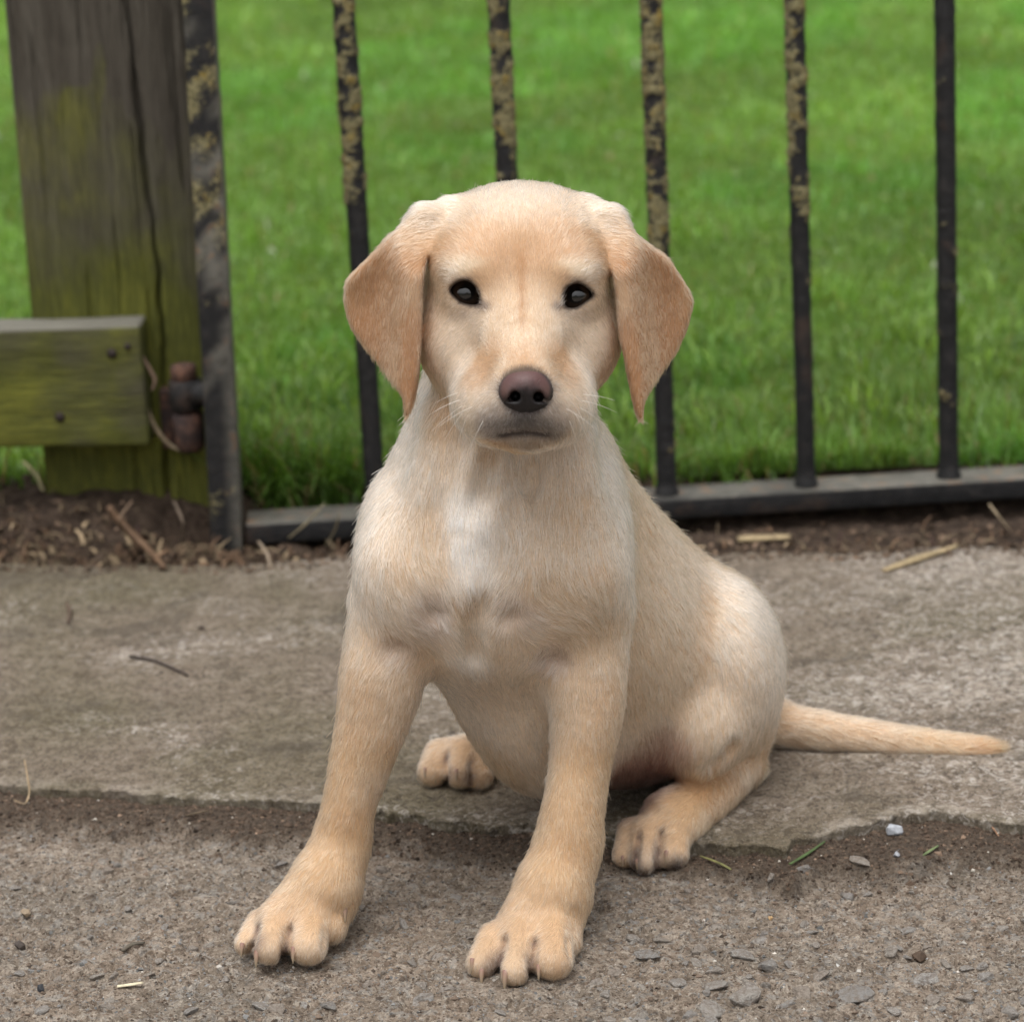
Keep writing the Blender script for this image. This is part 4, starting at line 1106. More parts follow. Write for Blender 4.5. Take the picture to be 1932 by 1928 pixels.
# coat colours (linear albedo)
CREAM = (.540, .418, .298); PALE = (.625, .520, .408); WHITE = (.76, .725, .67); TAN = (.42, .265, .148); EAR = (.385, .220, .118); LEG = (.475, .328, .195)
GREY = (.30, .265, .24); DARK = (.06, .05, .048); WARM = (.51, .363, .235); LILAC_SHADE = (.47, .385, .325); GAP = (.13, .095, .082); FACE = (.475, .312, .192)
PAINT = [  # px, py, colour, reach mm
    (980, 375, PALE, 16), (980, 440, FACE, 20), (983, 560, CREAM, 14), (984, 485, TAN, 4), (984, 510, TAN, 3.5), (985, 540, TAN, 3), (985, 570, TAN, 3), (985, 595, TAN, 3), (930, 460, FACE, 12), (1035, 460, FACE, 12), (985, 620, CREAM, 10), (990, 668, FACE, 10),
    (888, 496, (.63, .525, .395), 4.2), (1078, 500, (.63, .525, .395), 4.2), (866, 503, (.63, .525, .395), 4.2), (1102, 508, (.63, .525, .395), 4.2), (848, 520, PALE, 5), (1122, 526, PALE, 5), (840, 560, CREAM, 12), (1128, 560, CREAM, 12),
    (905, 520, WARM, 6), (1058, 524, WARM, 6), (870, 615, PALE, 12), (1098, 620, PALE, 12), (845, 660, PALE, 12), (1115, 660, PALE, 12),
    (912, 680, FACE, 9), (1068, 685, FACE, 9), (898, 708, FACE, 8), (1082, 712, FACE, 8), (950, 690, CREAM, 8), (1035, 690, CREAM, 8),
    (880, 760, PALE, 10), (1090, 765, PALE, 10), (925, 755, PALE, 7), (1060, 758, PALE, 7), (930, 785, GREY, 7), (1050, 788, GREY, 7), (990, 800, (.12, .108, .10), 7), (962, 805, (.18, .16, .145), 7), (1020, 806, (.18, .16, .145), 7), (1046, 817, (.20, .18, .16), 6), (930, 818, (.24, .21, .19), 6), (910, 800, GREY, 7), (1072, 800, GREY, 6), (990, 832, (.30, .25, .20), 5), (960, 832, (.36, .30, .24), 5), (1022, 832, (.36, .30, .24), 5),
    (930, 735, GREY, 4), (1052, 737, GREY, 4), (990, 690, WARM, 5),
    (800, 395, PALE, 11), (1152, 395, PALE, 11), (770, 440, WARM, 10), (1190, 440, WARM, 10), (740, 500, EAR, 15), (1215, 510, EAR, 15), (700, 580, EAR, 18), (1260, 590, EAR, 18), (745, 650, EAR, 16), (1215, 670, EAR, 16), (772, 745, EAR, 9), (1203, 745, EAR, 9), (785, 560, WARM, 7), (1172, 560, WARM, 7), (660, 560, TAN, 7), (1300, 570, TAN, 7), (815, 450, TAN, 7), (1135, 455, TAN, 7),
    (760, 860, PALE, 20), (830, 800, WARM, 9), (820, 760, WARM, 8), (1115, 780, PALE, 14), (1150, 880, PALE, 22), (880, 860, PALE, 14), (905, 900, PALE, 10), (1000, 900, PALE, 18), (925, 870, TAN, 4), (935, 845, TAN, 5),
    (700, 1000, PALE, 24), (790, 980, CREAM, 10), (885, 960, WHITE, 10), (885, 1020, WHITE, 9), (885, 1070, WHITE, 9), (882, 1110, PALE, 7), (790, 1050, CREAM, 16), (980, 1010, PALE, 16), (1060, 980, CREAM, 14), (1160, 1050, PALE, 20),
    (740, 1085, WARM, 8), (720, 1130, PALE, 14), (810, 1150, LILAC_SHADE, 10), (1040, 1100, CREAM, 10), (1110, 1130, CREAM, 12), (1140, 1100, WARM, 8), (965, 1165, LILAC_SHADE, 9), (880, 1160, WARM, 6), (745, 1225, LILAC_SHADE, 8), (1045, 1245, LILAC_SHADE, 7), (930, 1200, PALE, 14), (890, 1260, WHITE, 6),  # lilac grey dabs put the shading of the whorls into the coat
    (700, 1240, CREAM, 14), (1140, 1230, CREAM, 14), (660, 1340, WARM, 16), (740, 1350, CREAM, 12), (640, 1450, LEG, 18), (700, 1480, CREAM, 10), (645, 1580, LEG, 16), (610, 1680, LEG, 14), (560, 1740, WARM, 16), (520, 1800, CREAM, 14), (600, 1800, CREAM, 12), (650, 1560, TAN, 6),
    (1150, 1350, WARM, 14), (1080, 1350, CREAM, 14), (1100, 1450, LEG, 16), (1080, 1560, LEG, 16), (1075, 1590, TAN, 7), (1040, 1670, LEG, 14), (1000, 1740, WARM, 16), (970, 1810, CREAM, 14), (1050, 1810, WARM, 12),
    (920, 1320, PALE, 20), (990, 1400, PALE, 22), (1210, 1000, WARM, 20), (1260, 1120, CREAM, 26), (1230, 1280, CREAM, 26), (1338, 1130, WARM, 6), (1335, 1180, WARM, 6), (1330, 1240, WARM, 5), (1290, 1180, CREAM, 18), (1365, 1200, PALE, 10), (1420, 1180, PALE, 18), (1440, 1280, PALE, 24), (1390, 1330, CREAM, 18), (1310, 1410, CREAM, 14), (1420, 1420, WARM, 14), (1340, 1480, TAN, 10), (1370, 1480, TAN, 12), (1300, 1530, LEG, 14), (1240, 1580, WARM, 14), (1235, 1630, PALE, 10), (1220, 1390, PALE, 14), (1192, 1640, DARK, 4), (1240, 1648, DARK, 5), (1280, 1634, DARK, 4),
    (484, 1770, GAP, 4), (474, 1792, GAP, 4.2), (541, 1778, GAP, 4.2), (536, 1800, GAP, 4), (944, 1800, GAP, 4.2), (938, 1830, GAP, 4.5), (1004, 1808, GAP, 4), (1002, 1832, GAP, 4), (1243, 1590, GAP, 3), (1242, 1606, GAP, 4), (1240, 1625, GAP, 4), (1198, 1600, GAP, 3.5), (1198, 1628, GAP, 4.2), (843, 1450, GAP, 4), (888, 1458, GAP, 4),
    (1225, 1440, (.22, .12, .10), 16), (1200, 1470, (.20, .12, .10), 14), (1250, 1400, (.24, .14, .11), 9),  # pink thigh skin, darkened to paint in the shadow between belly and knee
    (880, 1410, WARM, 14), (850, 1450, WARM, 12), (930, 1440, LEG, 12),
    (1480, 1350, WARM, 14), (1550, 1365, WARM, 16), (1650, 1390, WARM, 18), (1760, 1405, LEG, 18), (1850, 1415, TAN, 16), (1280, 1420, (.42, .27, .22), 7),
]
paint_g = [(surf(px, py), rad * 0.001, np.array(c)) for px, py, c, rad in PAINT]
for p_ in [(0.01, 1.30, 0.36), (0.01, 1.32, 0.28), (0.05, 1.37, 0.2), (0.10, 1.42, 0.12), (0.03, 1.42, 0.06), (-0.06, 1.32, 0.14)]:
    paint_g.append((np.array(p_), 0.03, np.array(WARM)))

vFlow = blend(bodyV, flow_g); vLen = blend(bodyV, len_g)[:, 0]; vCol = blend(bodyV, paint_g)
vFlow += 0.10 * np.stack([fbm(bodyV, 90, 2, 3), fbm(bodyV, 90, 2, 4), fbm(bodyV, 90, 2, 5)], 1)
vFlow -= vN * (vFlow * vN).sum(1)[:, None]
vFlow /= np.linalg.norm(vFlow, axis=1)[:, None] + 1e-9
vCol *= (1 + 0.07 * fbm(bodyV, 60, 3, 11) + 0.05 * fbm(bodyV, 180, 2, 12))[:, None]
# markings with edges of their own: px, py, reach in px (x, y), tilt, colour, strength
def mark(px, py, rx, ry, tilt, col, alpha, soft=1.0):
    p_ = surf(px, py)
    near = np.nonzero(np.linalg.norm(bodyV - p_, axis=1) < 0.0012 * max(rx, ry) + .004)[0]
    near = near[(vN[near] @ cF) < 0.25]
    dx = _pv[near, 0] - px; dy = _pv[near, 1] - py
    c_, s_ = math.cos(tilt), math.sin(tilt)
    u_ = (dx * c_ + dy * s_) / rx; v_ = (-dx * s_ + dy * c_) / ry
    a_ = alpha * np.exp(-(u_ * u_ + v_ * v_) ** soft) * np.clip(1 + .5 * fbm(bodyV[near], 350, 2, 23), 0, 1.4)
    a_ = np.clip(a_, 0, 1)[:, None]
    vCol[near] = vCol[near] * (1 - a_) + np.array(col) * a_
FURROW = (.36, .20, .10)
for px, py, rx, ry in ((984, 500, 9, 34), (985, 555, 6, 32), (985, 600, 5, 22)): mark(px, py, rx, ry, 0, FURROW, .65)
mark(984, 455, 50, 22, 0, TAN, .45)
for sx, cx in ((-1, 876), (1, 1089)):
    mark(cx - sx * 8, 503, 30, 7, sx * .30, (.68, .58, .45), .7)                   # pale brow
    mark(cx + sx * 22, 515, 14, 6, sx * .9, (.66, .55, .42), .6)
    mark(cx - sx * 26, 520, 12, 16, 0, FACE, .5)
    mark(cx - sx * 2, 527, 26, 4, sx * .15, (.20, .14, .11), .55)                    # dark hairs along the upper lid
    mark(cx - sx * 4, 592, 30, 12, sx * .2, (.50, .42, .35), .55)                   # grey below the eye
    mark(cx - sx * 30, 668, 14, 42, sx * .45, TAN, .45)                             # tan down the side of the muzzle
mark(990, 675, 40, 10, 0, TAN, .35)
vColLight = vCol.copy()
for px, py, rx, ry, al in ((990, 795, 30, 14, .85), (955, 803, 24, 13, .5), (1026, 805, 24, 13, .5), (918, 804, 22, 14, .3), (1062, 808, 20, 14, .35), (935, 765, 12, 18, .35), (1050, 768, 12, 18, .35), (990, 820, 30, 4, .5), (938, 822, 16, 7, .5), (1050, 824, 16, 7, .6)):
    mark(px, py, rx, ry, 0, (.075, .068, .064), al)
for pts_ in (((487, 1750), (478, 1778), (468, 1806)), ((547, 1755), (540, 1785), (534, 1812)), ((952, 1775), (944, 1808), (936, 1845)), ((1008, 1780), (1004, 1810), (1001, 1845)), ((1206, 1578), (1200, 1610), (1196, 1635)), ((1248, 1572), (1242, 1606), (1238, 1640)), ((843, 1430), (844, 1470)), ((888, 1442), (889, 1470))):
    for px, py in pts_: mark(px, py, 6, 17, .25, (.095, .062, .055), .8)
for px, py, rx, ry, t_, al in ((886, 960, 26, 50, .1, .7), (890, 1030, 30, 45, -.05, .85), (884, 1085, 18, 40, -.05, .7), (892, 1262, 9, 22, -.3, .8)): mark(px, py, rx, ry, t_, (.84, .80, .74), al)
for px, py in ((1192, 1642), (1222, 1650), (1276, 1636)): mark(px, py, 22, 9, 0, (.05, .04, .04), .85)
mark(1352, 1462, 34, 12, -.5, (.36, .22, .11), .4); mark(1338, 1190, 8, 80, .06, TAN, .35); mark(1862, 1414, 30, 26, 0, (.34, .185, .085), .65)  # first mark darkens the tan, painting shade into the knee crease
mark(650, 1575, 50, 16, .2, (.36, .225, .11), .4); mark(1078, 1592, 55, 16, 0, (.36, .225, .11), .4)
# bare skin: lids, lips, under the nose, pads, inside of the thigh
vBare = np.zeros(len(bodyV))
NOSE_C = P(991, 738, HY - 0.090)
for bc, ec, po in zip(EYE_B, EYE_C, EYE_POLY):
    pp = np.array(po); cxy = pp.mean(0)
    near = np.linalg.norm(bodyV - ec, axis=1) < 0.03
    idx = np.nonzero(near)[0]
    d2 = poly_sdf(_pv[idx, 0], _pv[idx, 1], smooth_poly(po, 3))
    vBare[idx] = np.maximum(vBare[idx], 1 - sstep(1.5, 6, d2))
    dk = 1 - sstep(1.5, 9.5, d2 + 2.0 * fbm(bodyV[idx], 400, 2, 9))
    vCol[idx] = vCol[idx] * (1 - dk[:, None] * 0.92) + np.array([.035, .028, .027]) * dk[:, None] * 0.92
    # dark corner towards the nose
    cx = 914 if cxy[0] < 980 else 1053
    dk = np.exp(-(((_pv[idx, 0] - cx) / 13) ** 2 + ((_pv[idx, 1] - 578) / 10) ** 2)) * 0.85
    vCol[idx] = vCol[idx] * (1 - dk[:, None]) + np.array([.10, .07, .06]) * dk[:, None]
front = (bodyV[:, 1] < HY - 0.05) & (bodyV[:, 2] > 0.25)
dn = np.hypot((_pv[:, 0] - 991) / 50, (_pv[:, 1] - 738) / 46)
dk = np.where(front, 1 - sstep(0.92, 1.22, dn + 0.06 * fbm(bodyV, 300, 2, 21)), 0)
vCol = vCol * (1 - 0.85 * dk[:, None]) + np.array([.05, .042, .042]) * 0.85 * dk[:, None]
vBare = np.maximum(vBare, np.where(front, 1 - sstep(0.85, 0.95, dn), 0))
lip = np.full(len(bodyV), 9.0)
for _a, _b in zip(_lip[:-1], _lip[1:]):
    ba = _b - _a; t = np.clip(((bodyV - _a) @ ba) / (ba @ ba), 0, 1)
    lip = np.minimum(lip, np.linalg.norm(bodyV - _a - t[:, None] * ba, axis=1))
dk = 1 - sstep(0.0008, 0.0036, lip)
vCol = vCol * (1 - dk[:, None]) + np.array([.06, .05, .05]) * dk[:, None]
vBare = np.maximum(vBare, 1 - sstep(0.001, 0.0022, lip))
vCol = np.clip(vCol, 0.01, 0.95)
vDens = (1 - vBare) * (bodyV[:, 2] > 0.0015)

# ------------------------------------------------------------------ body mesh
puppy_skin = NT('puppy_skin')
_c = puppy_skin.n('Attribute', _attribute_name='coat').outputs['Color']
puppy_skin.pbsdf(puppy_skin.mix(1.0, _c, (.93, .86, .80), 'MULTIPLY'), 0.75, spec=0.2)
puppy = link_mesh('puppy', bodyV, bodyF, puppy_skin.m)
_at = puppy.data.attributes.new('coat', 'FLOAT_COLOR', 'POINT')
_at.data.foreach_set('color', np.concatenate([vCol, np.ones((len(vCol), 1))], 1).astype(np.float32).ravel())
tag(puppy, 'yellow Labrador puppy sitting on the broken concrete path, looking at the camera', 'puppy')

# ------------------------------------------------------------------ hair
def hair_object(name, root, pts, radius, color, mat, parent):
    """pts (N,K,3), radius (N,K), color (N,3)"""
    N, K = pts.shape[:2]
    hc = bpy.data.hair_curves.new(name)
    hc.add_curves([K] * N)
    hc.attributes['position'].data.foreach_set('vector', pts.astype(np.float32).ravel())
    ra = hc.attributes.get('radius') or hc.attributes.new('radius', 'FLOAT', 'POINT')
    ra.data.foreach_set('value', radius.astype(np.float32).ravel())
    ca = hc.attributes.new('coat', 'FLOAT_COLOR', 'CURVE')
    ca.data.foreach_set('color', np.concatenate([color, np.ones((N, 1))], 1).astype(np.float32).ravel())
    hc.materials.append(mat)
    o = bpy.data.objects.new(name, hc); COL.objects.link(o)
    o.parent = parent
    return o
fur_m = NT('puppy_fur')
_c = fur_m.n('Attribute', _attribute_name='coat').outputs['Color']
hb = fur_m.n('BsdfHairPrincipled', Color=_c, Roughness=0.42, IOR=1.5)
hb.inputs['Radial Roughness'].default_value = 0.7
hb.inputs['Random Roughness'].default_value = 0.2
fur_m.l(hb.outputs[0], fur_m.out.inputs['Surface'])
N_HAIR = 480000
w_ = fA * vDens[bodyF].mean(1)
flen = vLen[bodyF].mean(1)
w_ = w_ * (8.0 / np.clip(flen, 2.5, 12)) ** 0.8          # shorter coat, more hairs
pick = rng.choice(len(bodyF), N_HAIR, p=w_ / w_.sum())
uv = rng.random((N_HAIR, 2)).astype(np.float64)
wt = np.stack([(1 - uv[:, 0]) * (1 - uv[:, 1]), uv[:, 0] * (1 - uv[:, 1]), uv[:, 0] * uv[:, 1], (1 - uv[:, 0]) * uv[:, 1]], 1)
def interp(arr):
    r = 0
    for q in range(4):
        a_ = arr[bodyF[pick, q]]
        r = r + (a_ * wt[:, q][:, None] if a_.ndim == 2 else a_ * wt[:, q])
    return r
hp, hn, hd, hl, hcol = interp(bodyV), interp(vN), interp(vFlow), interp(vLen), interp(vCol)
# pale hairs mixed into the dark skin of the muzzle
_pm = (hp[:, 1] < HY - .03) & (hp[:, 2] > .25) & (rng.random(N_HAIR) < .42)
hcol[_pm] = .25 * hcol[_pm] + .75 * np.minimum(interp(vColLight)[_pm], .66)
hn /= np.linalg.norm(hn, axis=1)[:, None]
# tufts: hairs lean together towards the middle of their tuft
clump = np.stack([vnoise(hp, 330, 31), vnoise(hp, 330, 32), vnoise(hp, 330, 33)], 1)
hd = hd + 0.10 * clump + 0.12 * rng.normal(size=hd.shape)
hd -= hn * (hd * hn).sum(1)[:, None]
hd /= np.linalg.norm(hd, axis=1)[:, None] + 1e-9
hl = hl * 0.00072 * np.clip(1 + 0.2 * rng.normal(size=N_HAIR) + 0.18 * vnoise(hp, 200, 35), 0.35, 1.8)
lift = np.clip(0.24 + 0.05 * rng.normal(size=N_HAIR) + 0.05 * vnoise(hp, 260, 36), 0.06, 0.7)
# tufts: every hair bends a little towards the middle of its tuft
cell = 0.0030
ci = np.floor(hp / cell).astype(np.int64)
def _h(ix, iy, iz, sd):
    n_ = (ix * 73856093 ^ iy * 19349663 ^ iz * 83492791 ^ sd * 2654435761) & 0xffffffff
    n_ = ((n_ ^ (n_ >> 13)) * 1274126177) & 0xffffffff
    return ((n_ ^ (n_ >> 16)) & 0xffff) / 65535.0
bestd = np.full(N_HAIR, 9.0); bestc = np.zeros((N_HAIR, 3)); crand = np.zeros(N_HAIR)
for dx in (-1, 0, 1):
    for dy in (-1, 0, 1):
        for dz in (-1, 0, 1):
            q = ci + [dx, dy, dz]
            cc = (q + np.stack([_h(q[:, 0], q[:, 1], q[:, 2], k_) for k_ in (1, 2, 3)], 1)) * cell
            dd_ = ((cc - hp) ** 2).sum(1); m_ = dd_ < bestd
            bestd[m_] = dd_[m_]; bestc[m_] = cc[m_]; crand[m_] = _h(q[m_, 0], q[m_, 1], q[m_, 2], 9) * 2 - 1
toc = bestc - hp; toc -= hn * (toc * hn).sum(1)[:, None]
cstr = 0.48 * sstep(0.0022, 0.007, hl)
lift = np.clip(lift * (1 + 0.35 * crand), 0.05, 0.8)
guard = rng.random(N_HAIR) < 0.035
lift = np.where(guard, lift + 0.22, lift)
hl = hl * (1 + 0.12 * crand)
K = 4
ts = np.linspace(0, 1, K)
pts = np.zeros((N_HAIR, K, 3))
for j, t in enumerate(ts):
    up = lift * (t - np.where(guard, 0.2, 0.62) * t * t)                          # rises, then lies down
    pts[:, j] = hp + hn * (0.00035 * t - 0.0001) + hl[:, None] * (hd * t + hn * up[:, None]) + toc * (cstr * t * t)[:, None]
pts[:, :, 2] = np.maximum(pts[:, :, 2], 0.0004)
rad = np.stack([np.full(N_HAIR, r_) for r_ in (0.00010, 0.00009, 0.00007, 0.00002)], 1) * np.clip(hl / 0.006, 0.6, 1.3)[:, None]
hcol = np.clip(hcol * (1 + 0.16 * rng.normal(size=(N_HAIR, 1)) + 0.16 * crand[:, None]), 0.01, 0.95)
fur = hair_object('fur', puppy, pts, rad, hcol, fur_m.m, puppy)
tag(fur, kind='stuff')
# ------------------------------------------------------------------ eyes
def uv_ball(n=32, m=20):
    V, F = [], []
    for i in range(m + 1):
        th = math.pi * i / m
        for j in range(n):
            ph = 2 * math.pi * j / n
            V.append((math.sin(th) * math.cos(ph), math.sin(th) * math.sin(ph), math.cos(th)))
    for i in range(m):
        for j in range(n):
            F.append((i * n + j, (i + 1) * n + j, (i + 1) * n + (j + 1) % n, i * n + (j + 1) % n))
    return np.array(V), F
eye_m = NT('eye_wet')
_o = eye_m.n('SeparateXYZ', Vector=eye_m.obj()).outputs['Z']
_r = eye_m.ramp(_o, [(0.0, (.035, .03, .028)), (0.60, (.035, .03, .028)), (0.66, (.012, .009, .008)), (0.72, (.050, .030, .018)), (0.88, (.036, .022, .014)), (0.91, (.004, .004, .004)), (1.0, (.004, .004, .004))])
eye_m.pbsdf(_r, 0.06, spec=1.0)
ballV, ballF = uv_ball()
bul = ballV.copy(); bul *= (1 + 0.0 * ballV[:, 2])[:, None]
eye0 = None
for bc, ed in zip(EYE_B, EYE_DIR):
    e = link_mesh('eye', bul, ballF, eye_m.m, puppy) if eye0 is None else None
    if e is None:
        e = eye0.copy(); COL.objects.link(e)
    else:
        eye0 = e
    e.parent = puppy
    e.location = bc; e.scale = (EYE_R,) * 3
    look = Vector(CAM - bc).normalized()
    e.rotation_euler = look.to_track_quat('Z', 'Y').to_euler()

# ------------------------------------------------------------------ nose leather
NY = 1.135
fld_body = fld
_c = P(991, 738, NY)
fld = Field(_c - 0.022, _c + 0.022, 0.0006)
fld.ell(P(991, 731, NY + 0.006), (S(51, NY), 0.0135, S(38, NY)), None, 0.004)
fld.ell(P(991, 714, NY + 0.008), (S(40, NY), 0.0125, S(24, NY)), None, 0.006)
fld.ell(P(992, 758, NY + 0.006), (S(43, NY), 0.0115, S(26, NY)), None, 0.006)
fld.ell(P(964, 741, NY + 0.003), (S(22, NY), 0.009, S(23, NY)), None, 0.004)
fld.ell(P(1020, 742, NY + 0.003), (S(22, NY), 0.009, S(23, NY)), None, 0.004)
fld.cone(P(972, 748, NY - 0.006), P(973, 748, NY + 0.004), S(9.5, NY), S(8, NY), 0.002, sub=True)
fld.cone(P(1016, 749, NY - 0.006), P(1015, 749, NY + 0.004), S(9.5, NY), S(8, NY), 0.002, sub=True)
fld.cone(P(968, 753, NY - 0.007), P(946, 757, NY + 0.001), S(4, NY), S(3.5, NY), 0.0015, sub=True)
fld.cone(P(1020, 754, NY - 0.007), P(1039, 757, NY + 0.001), S(4, NY), S(3.5, NY), 0.0015, sub=True)
fld.cone(P(992, 740, NY - 0.0085), P(992, 785, NY - 0.006), 0.0006, 0.0008, 0.002, sub=True)
nV, nF = fld.mesh()
fld = fld_body
npv = proj(nV)
tt = sstep(712, 746, npv[:, 1] + 8 * fbm(nV, 260, 3, 5) + 10 * np.abs((npv[:, 0] - 992) / 45) ** 2 * -1)
ncol = np.array([.105, .048, .044]) * (1 - tt[:, None]) + np.array([.012, .0095, .010]) * tt[:, None]
wing = np.exp(-(((np.abs(npv[:, 0] - 992) - 40) / 12) ** 2 + ((npv[:, 1] - 738) / 13) ** 2))
ncol = ncol * (1 - 0.7 * wing[:, None]) + np.array([.12, .060, .048]) * 0.7 * wing[:, None]
edge = sstep(0.85, 1.0, np.hypot((npv[:, 0] - 991) / 51, (npv[:, 1] - 738) / 45))
ncol = ncol * (1 - 0.8 * edge[:, None]) + np.array([.022, .019, .02]) * 0.8 * edge[:, None]
for _nx in (972, 1016):  # nostril darkness painted into the colour round each opening
    hole = np.exp(-(((npv[:, 0] - _nx) / 13) ** 2 + ((npv[:, 1] - 749) / 11) ** 2))
    ncol = ncol * (1 - 0.9 * hole[:, None]) + np.array([.008, .006, .006]) * 0.9 * hole[:, None]
nose_m = NT('nose_leather')
_c = nose_m.n('Attribute', _attribute_name='coat').outputs['Color']
_v = nose_m.n('TexVoronoi', Vector=nose_m.obj(), Scale=1100.0, _feature='DISTANCE_TO_EDGE').outputs['Distance']
_n = nose_m.bump(_v, 0.0004, 0.5)
nose_m.pbsdf(nose_m.mix(0.25, _c, nose_m.mix(nose_m.noise(nose_m.obj(), 900), _c, (.0, .0, .0)), 'MIX'), 0.46, normal=_n, spec=0.4)
nose = link_mesh('nose', nV, nF, nose_m.m, puppy)
_at = nose.data.attributes.new('coat', 'FLOAT_COLOR', 'POINT')
_at.data.foreach_set('color', np.concatenate([ncol, np.ones((len(ncol), 1))], 1).astype(np.float32).ravel())
nose['label'] = 'brown pink nose, black below the nostrils'

# ------------------------------------------------------------------ whiskers
wk_p, wk_r, wk_c = [], [], []
def whisker(px, py, dx, dy, toward, L, droop=0.15):
    p0 = surf(px, py)
    d_ = cR * dx - cU * dy - cF * toward
    d_ = d_ / np.linalg.norm(d_)
    q = [p0 + d_ * L * t + np.array([0, 0, -1]) * L * droop * t * t for t in np.linspace(0, 1, 6)]
    wk_p.append(q); wk_r.append(np.linspace(0.00016, 0.00004, 6)); wk_c.append((.80, .72, .60))
for a_ in [(862, 748, -1, .35, .2, .016), (866, 765, -.9, .6, .2, .018), (868, 782, -.7, .9, .1, .016), (885, 770, -.9, .4, .5, .020), (905, 800, -.5, .9, .3, .014), (858, 735, -1, .3, .1, .012), (874, 795, -.4, 1, .1, .012),
           (1104, 738, 1, .05, .2, .016), (1102, 752, 1, .2, .2, .018), (1100, 764, .9, .5, .2, .014), (1090, 785, .5, .9, .2, .014), (1080, 800, .4, 1, .1, .012), (1075, 770, .9, .5, .5, .020), (1094, 775, .5, 1, .1, .011),
           (850, 520, -.3, -.9, .4, .010), (1112, 524, .3, -.9, .4, .010), (1018, 735, .2, -.5, .9, .008)]:
    whisker(*a_)
wh = hair_object('whiskers', puppy, np.array(wk_p), np.array(wk_r), np.array(wk_c), fur_m.m, puppy)
tag(wh, kind='stuff')

# ------------------------------------------------------------------ claws
claw_m = NT('claw_horn')
_z = claw_m.n('SeparateXYZ', Vector=claw_m.obj()).outputs['Z']
claw_m.pbsdf(claw_m.ramp(_z, [(0.0, (.26, .14, .11)), (0.45, (.30, .20, .14)), (1.0, (.30, .245, .165))]), 0.4, spec=0.4)
cv, cf = [], []
for i in range(8):
    t = i / 7; r_ = 0.30 * (1 - t) ** 0.65 + 0.015
    for j in range(8):
        ph = 2 * math.pi * j / 8
        cv.append((r_ * math.cos(ph) * 0.8, r_ * math.sin(ph) + 0.60 * t * t, t))
for i in range(7):
    for j in range(8): cf.append((i * 8 + j, i * 8 + (j + 1) % 8, (i + 1) * 8 + (j + 1) % 8, (i + 1) * 8 + j))
cf.append(tuple(range(56, 64)))
claw0 = None
def claw(px, py, dx, dy, L, toward=0.9):
    L *= 0.70
    global claw0
    p0 = surf(px, py)
    d_ = cR * dx - cU * dy - cF * toward; d_ = d_ / np.linalg.norm(d_)
    if claw0 is None:
        c_ = claw0 = link_mesh('claw', cv, cf, claw_m.m, puppy)
    else:
        c_ = claw0.copy(); COL.objects.link(c_); c_.parent = puppy
    c_.location = p0 - d_ * L * 0.25
    c_.scale = (L * 1.05, L * 1.05, L)
    z = Vector(d_); y = Vector((0, 0, -1)); x = y.cross(z).normalized(); y = z.cross(x)
    c_.rotation_euler = Matrix((x, y, z)).transposed().to_euler()
for a_ in [(453, 1790, -.25, 1, .0085), (478, 1806, -.3, 1, .010), (548, 1800, -.2, 1, .0095),
           (886, 1808, -.3, 1, .0085), (903, 1838, -.1, 1, .010), (946, 1838, -.25, 1, .011), (1010, 1832, -.15, 1, .009),
           (1168, 1622, -.1, 1, .007), (1196, 1624, -.1, 1, .007), (1250, 1612, -.2, 1, .008),
           (796, 1452, -.3, 1, .007), (856, 1452, -.1, 1, .008), (656, 1722, .15, 1, .009)]:
    claw(*a_)
# ================================================================== stones and litter
import bmesh
def rock(seed, flat=.6, npts=16):
    r = np.random.default_rng(seed)
    p = r.normal(size=(npts, 3)); p /= np.linalg.norm(p, axis=1)[:, None]
    p *= r.uniform(.8, 1.1, (npts, 1)); p *= [1, r.uniform(.65, 1), flat]
    bm = bmesh.new()
    for q in p: bm.verts.new(q)
    h = bmesh.ops.convex_hull(bm, input=list(bm.verts))
    bmesh.ops.delete(bm, geom=[v for v in bm.verts if not v.link_faces], context='VERTS')
    bmesh.ops.bevel(bm, geom=list(bm.edges), offset=.05, segments=1, affect='EDGES')
    bmesh.ops.triangulate(bm, faces=list(bm.faces))
    me = bpy.data.meshes.new('stone'); bm.to_mesh(me); bm.free()
    return me
stone_m = NT('grey_aggregate')
o_ = stone_m.obj()
ri = stone_m.n('ObjectInfo').outputs['Random']
c_ = stone_m.ramp(ri, [(0, (.27, .258, .242)), (.35, (.34, .322, .30)), (.6, (.36, .328, .29)), (.8, (.32, .272, .226)), (1, (.43, .41, .385))])
n_ = stone_m.noise(o_, 3.2, 5, .7)
c_ = stone_m.mix(stone_m.ramp(n_, [(.40, .75), (.56, 0)]), c_, (.21, .168, .135))
c_ = stone_m.mix(stone_m.ramp(stone_m.noise(o_, 9, 3, .6), [(.58, 0), (.7, .5)]), c_, (.36, .34, .31))
stone_m.pbsdf(c_, .75, normal=stone_m.bump(n_, .12, .6), spec=.3)
def plain(name, col, rough=.8, var=.35, scale=60):
    m = NT(name); n_ = m.noise(m.obj(), scale, 4, .6)
    m.pbsdf(m.ramp(n_, [(.3, tuple(c * (1 - var) for c in col)), (.7, tuple(min(1, c * (1 + var)) for c in col))]), rough, spec=.3); return m.m
rocks = [rock(k, .55 + .25 * (k % 3) / 2) for k in range(10)]
for me in rocks: me.materials.append(stone_m.m)
low = bodyV[bodyV[:, 2] < .016][::9, :2]
def clear_of_paws(x, y, r): return len(low) == 0 or np.min((low[:, 0] - x) ** 2 + (low[:, 1] - y) ** 2) > (r + .004) ** 2
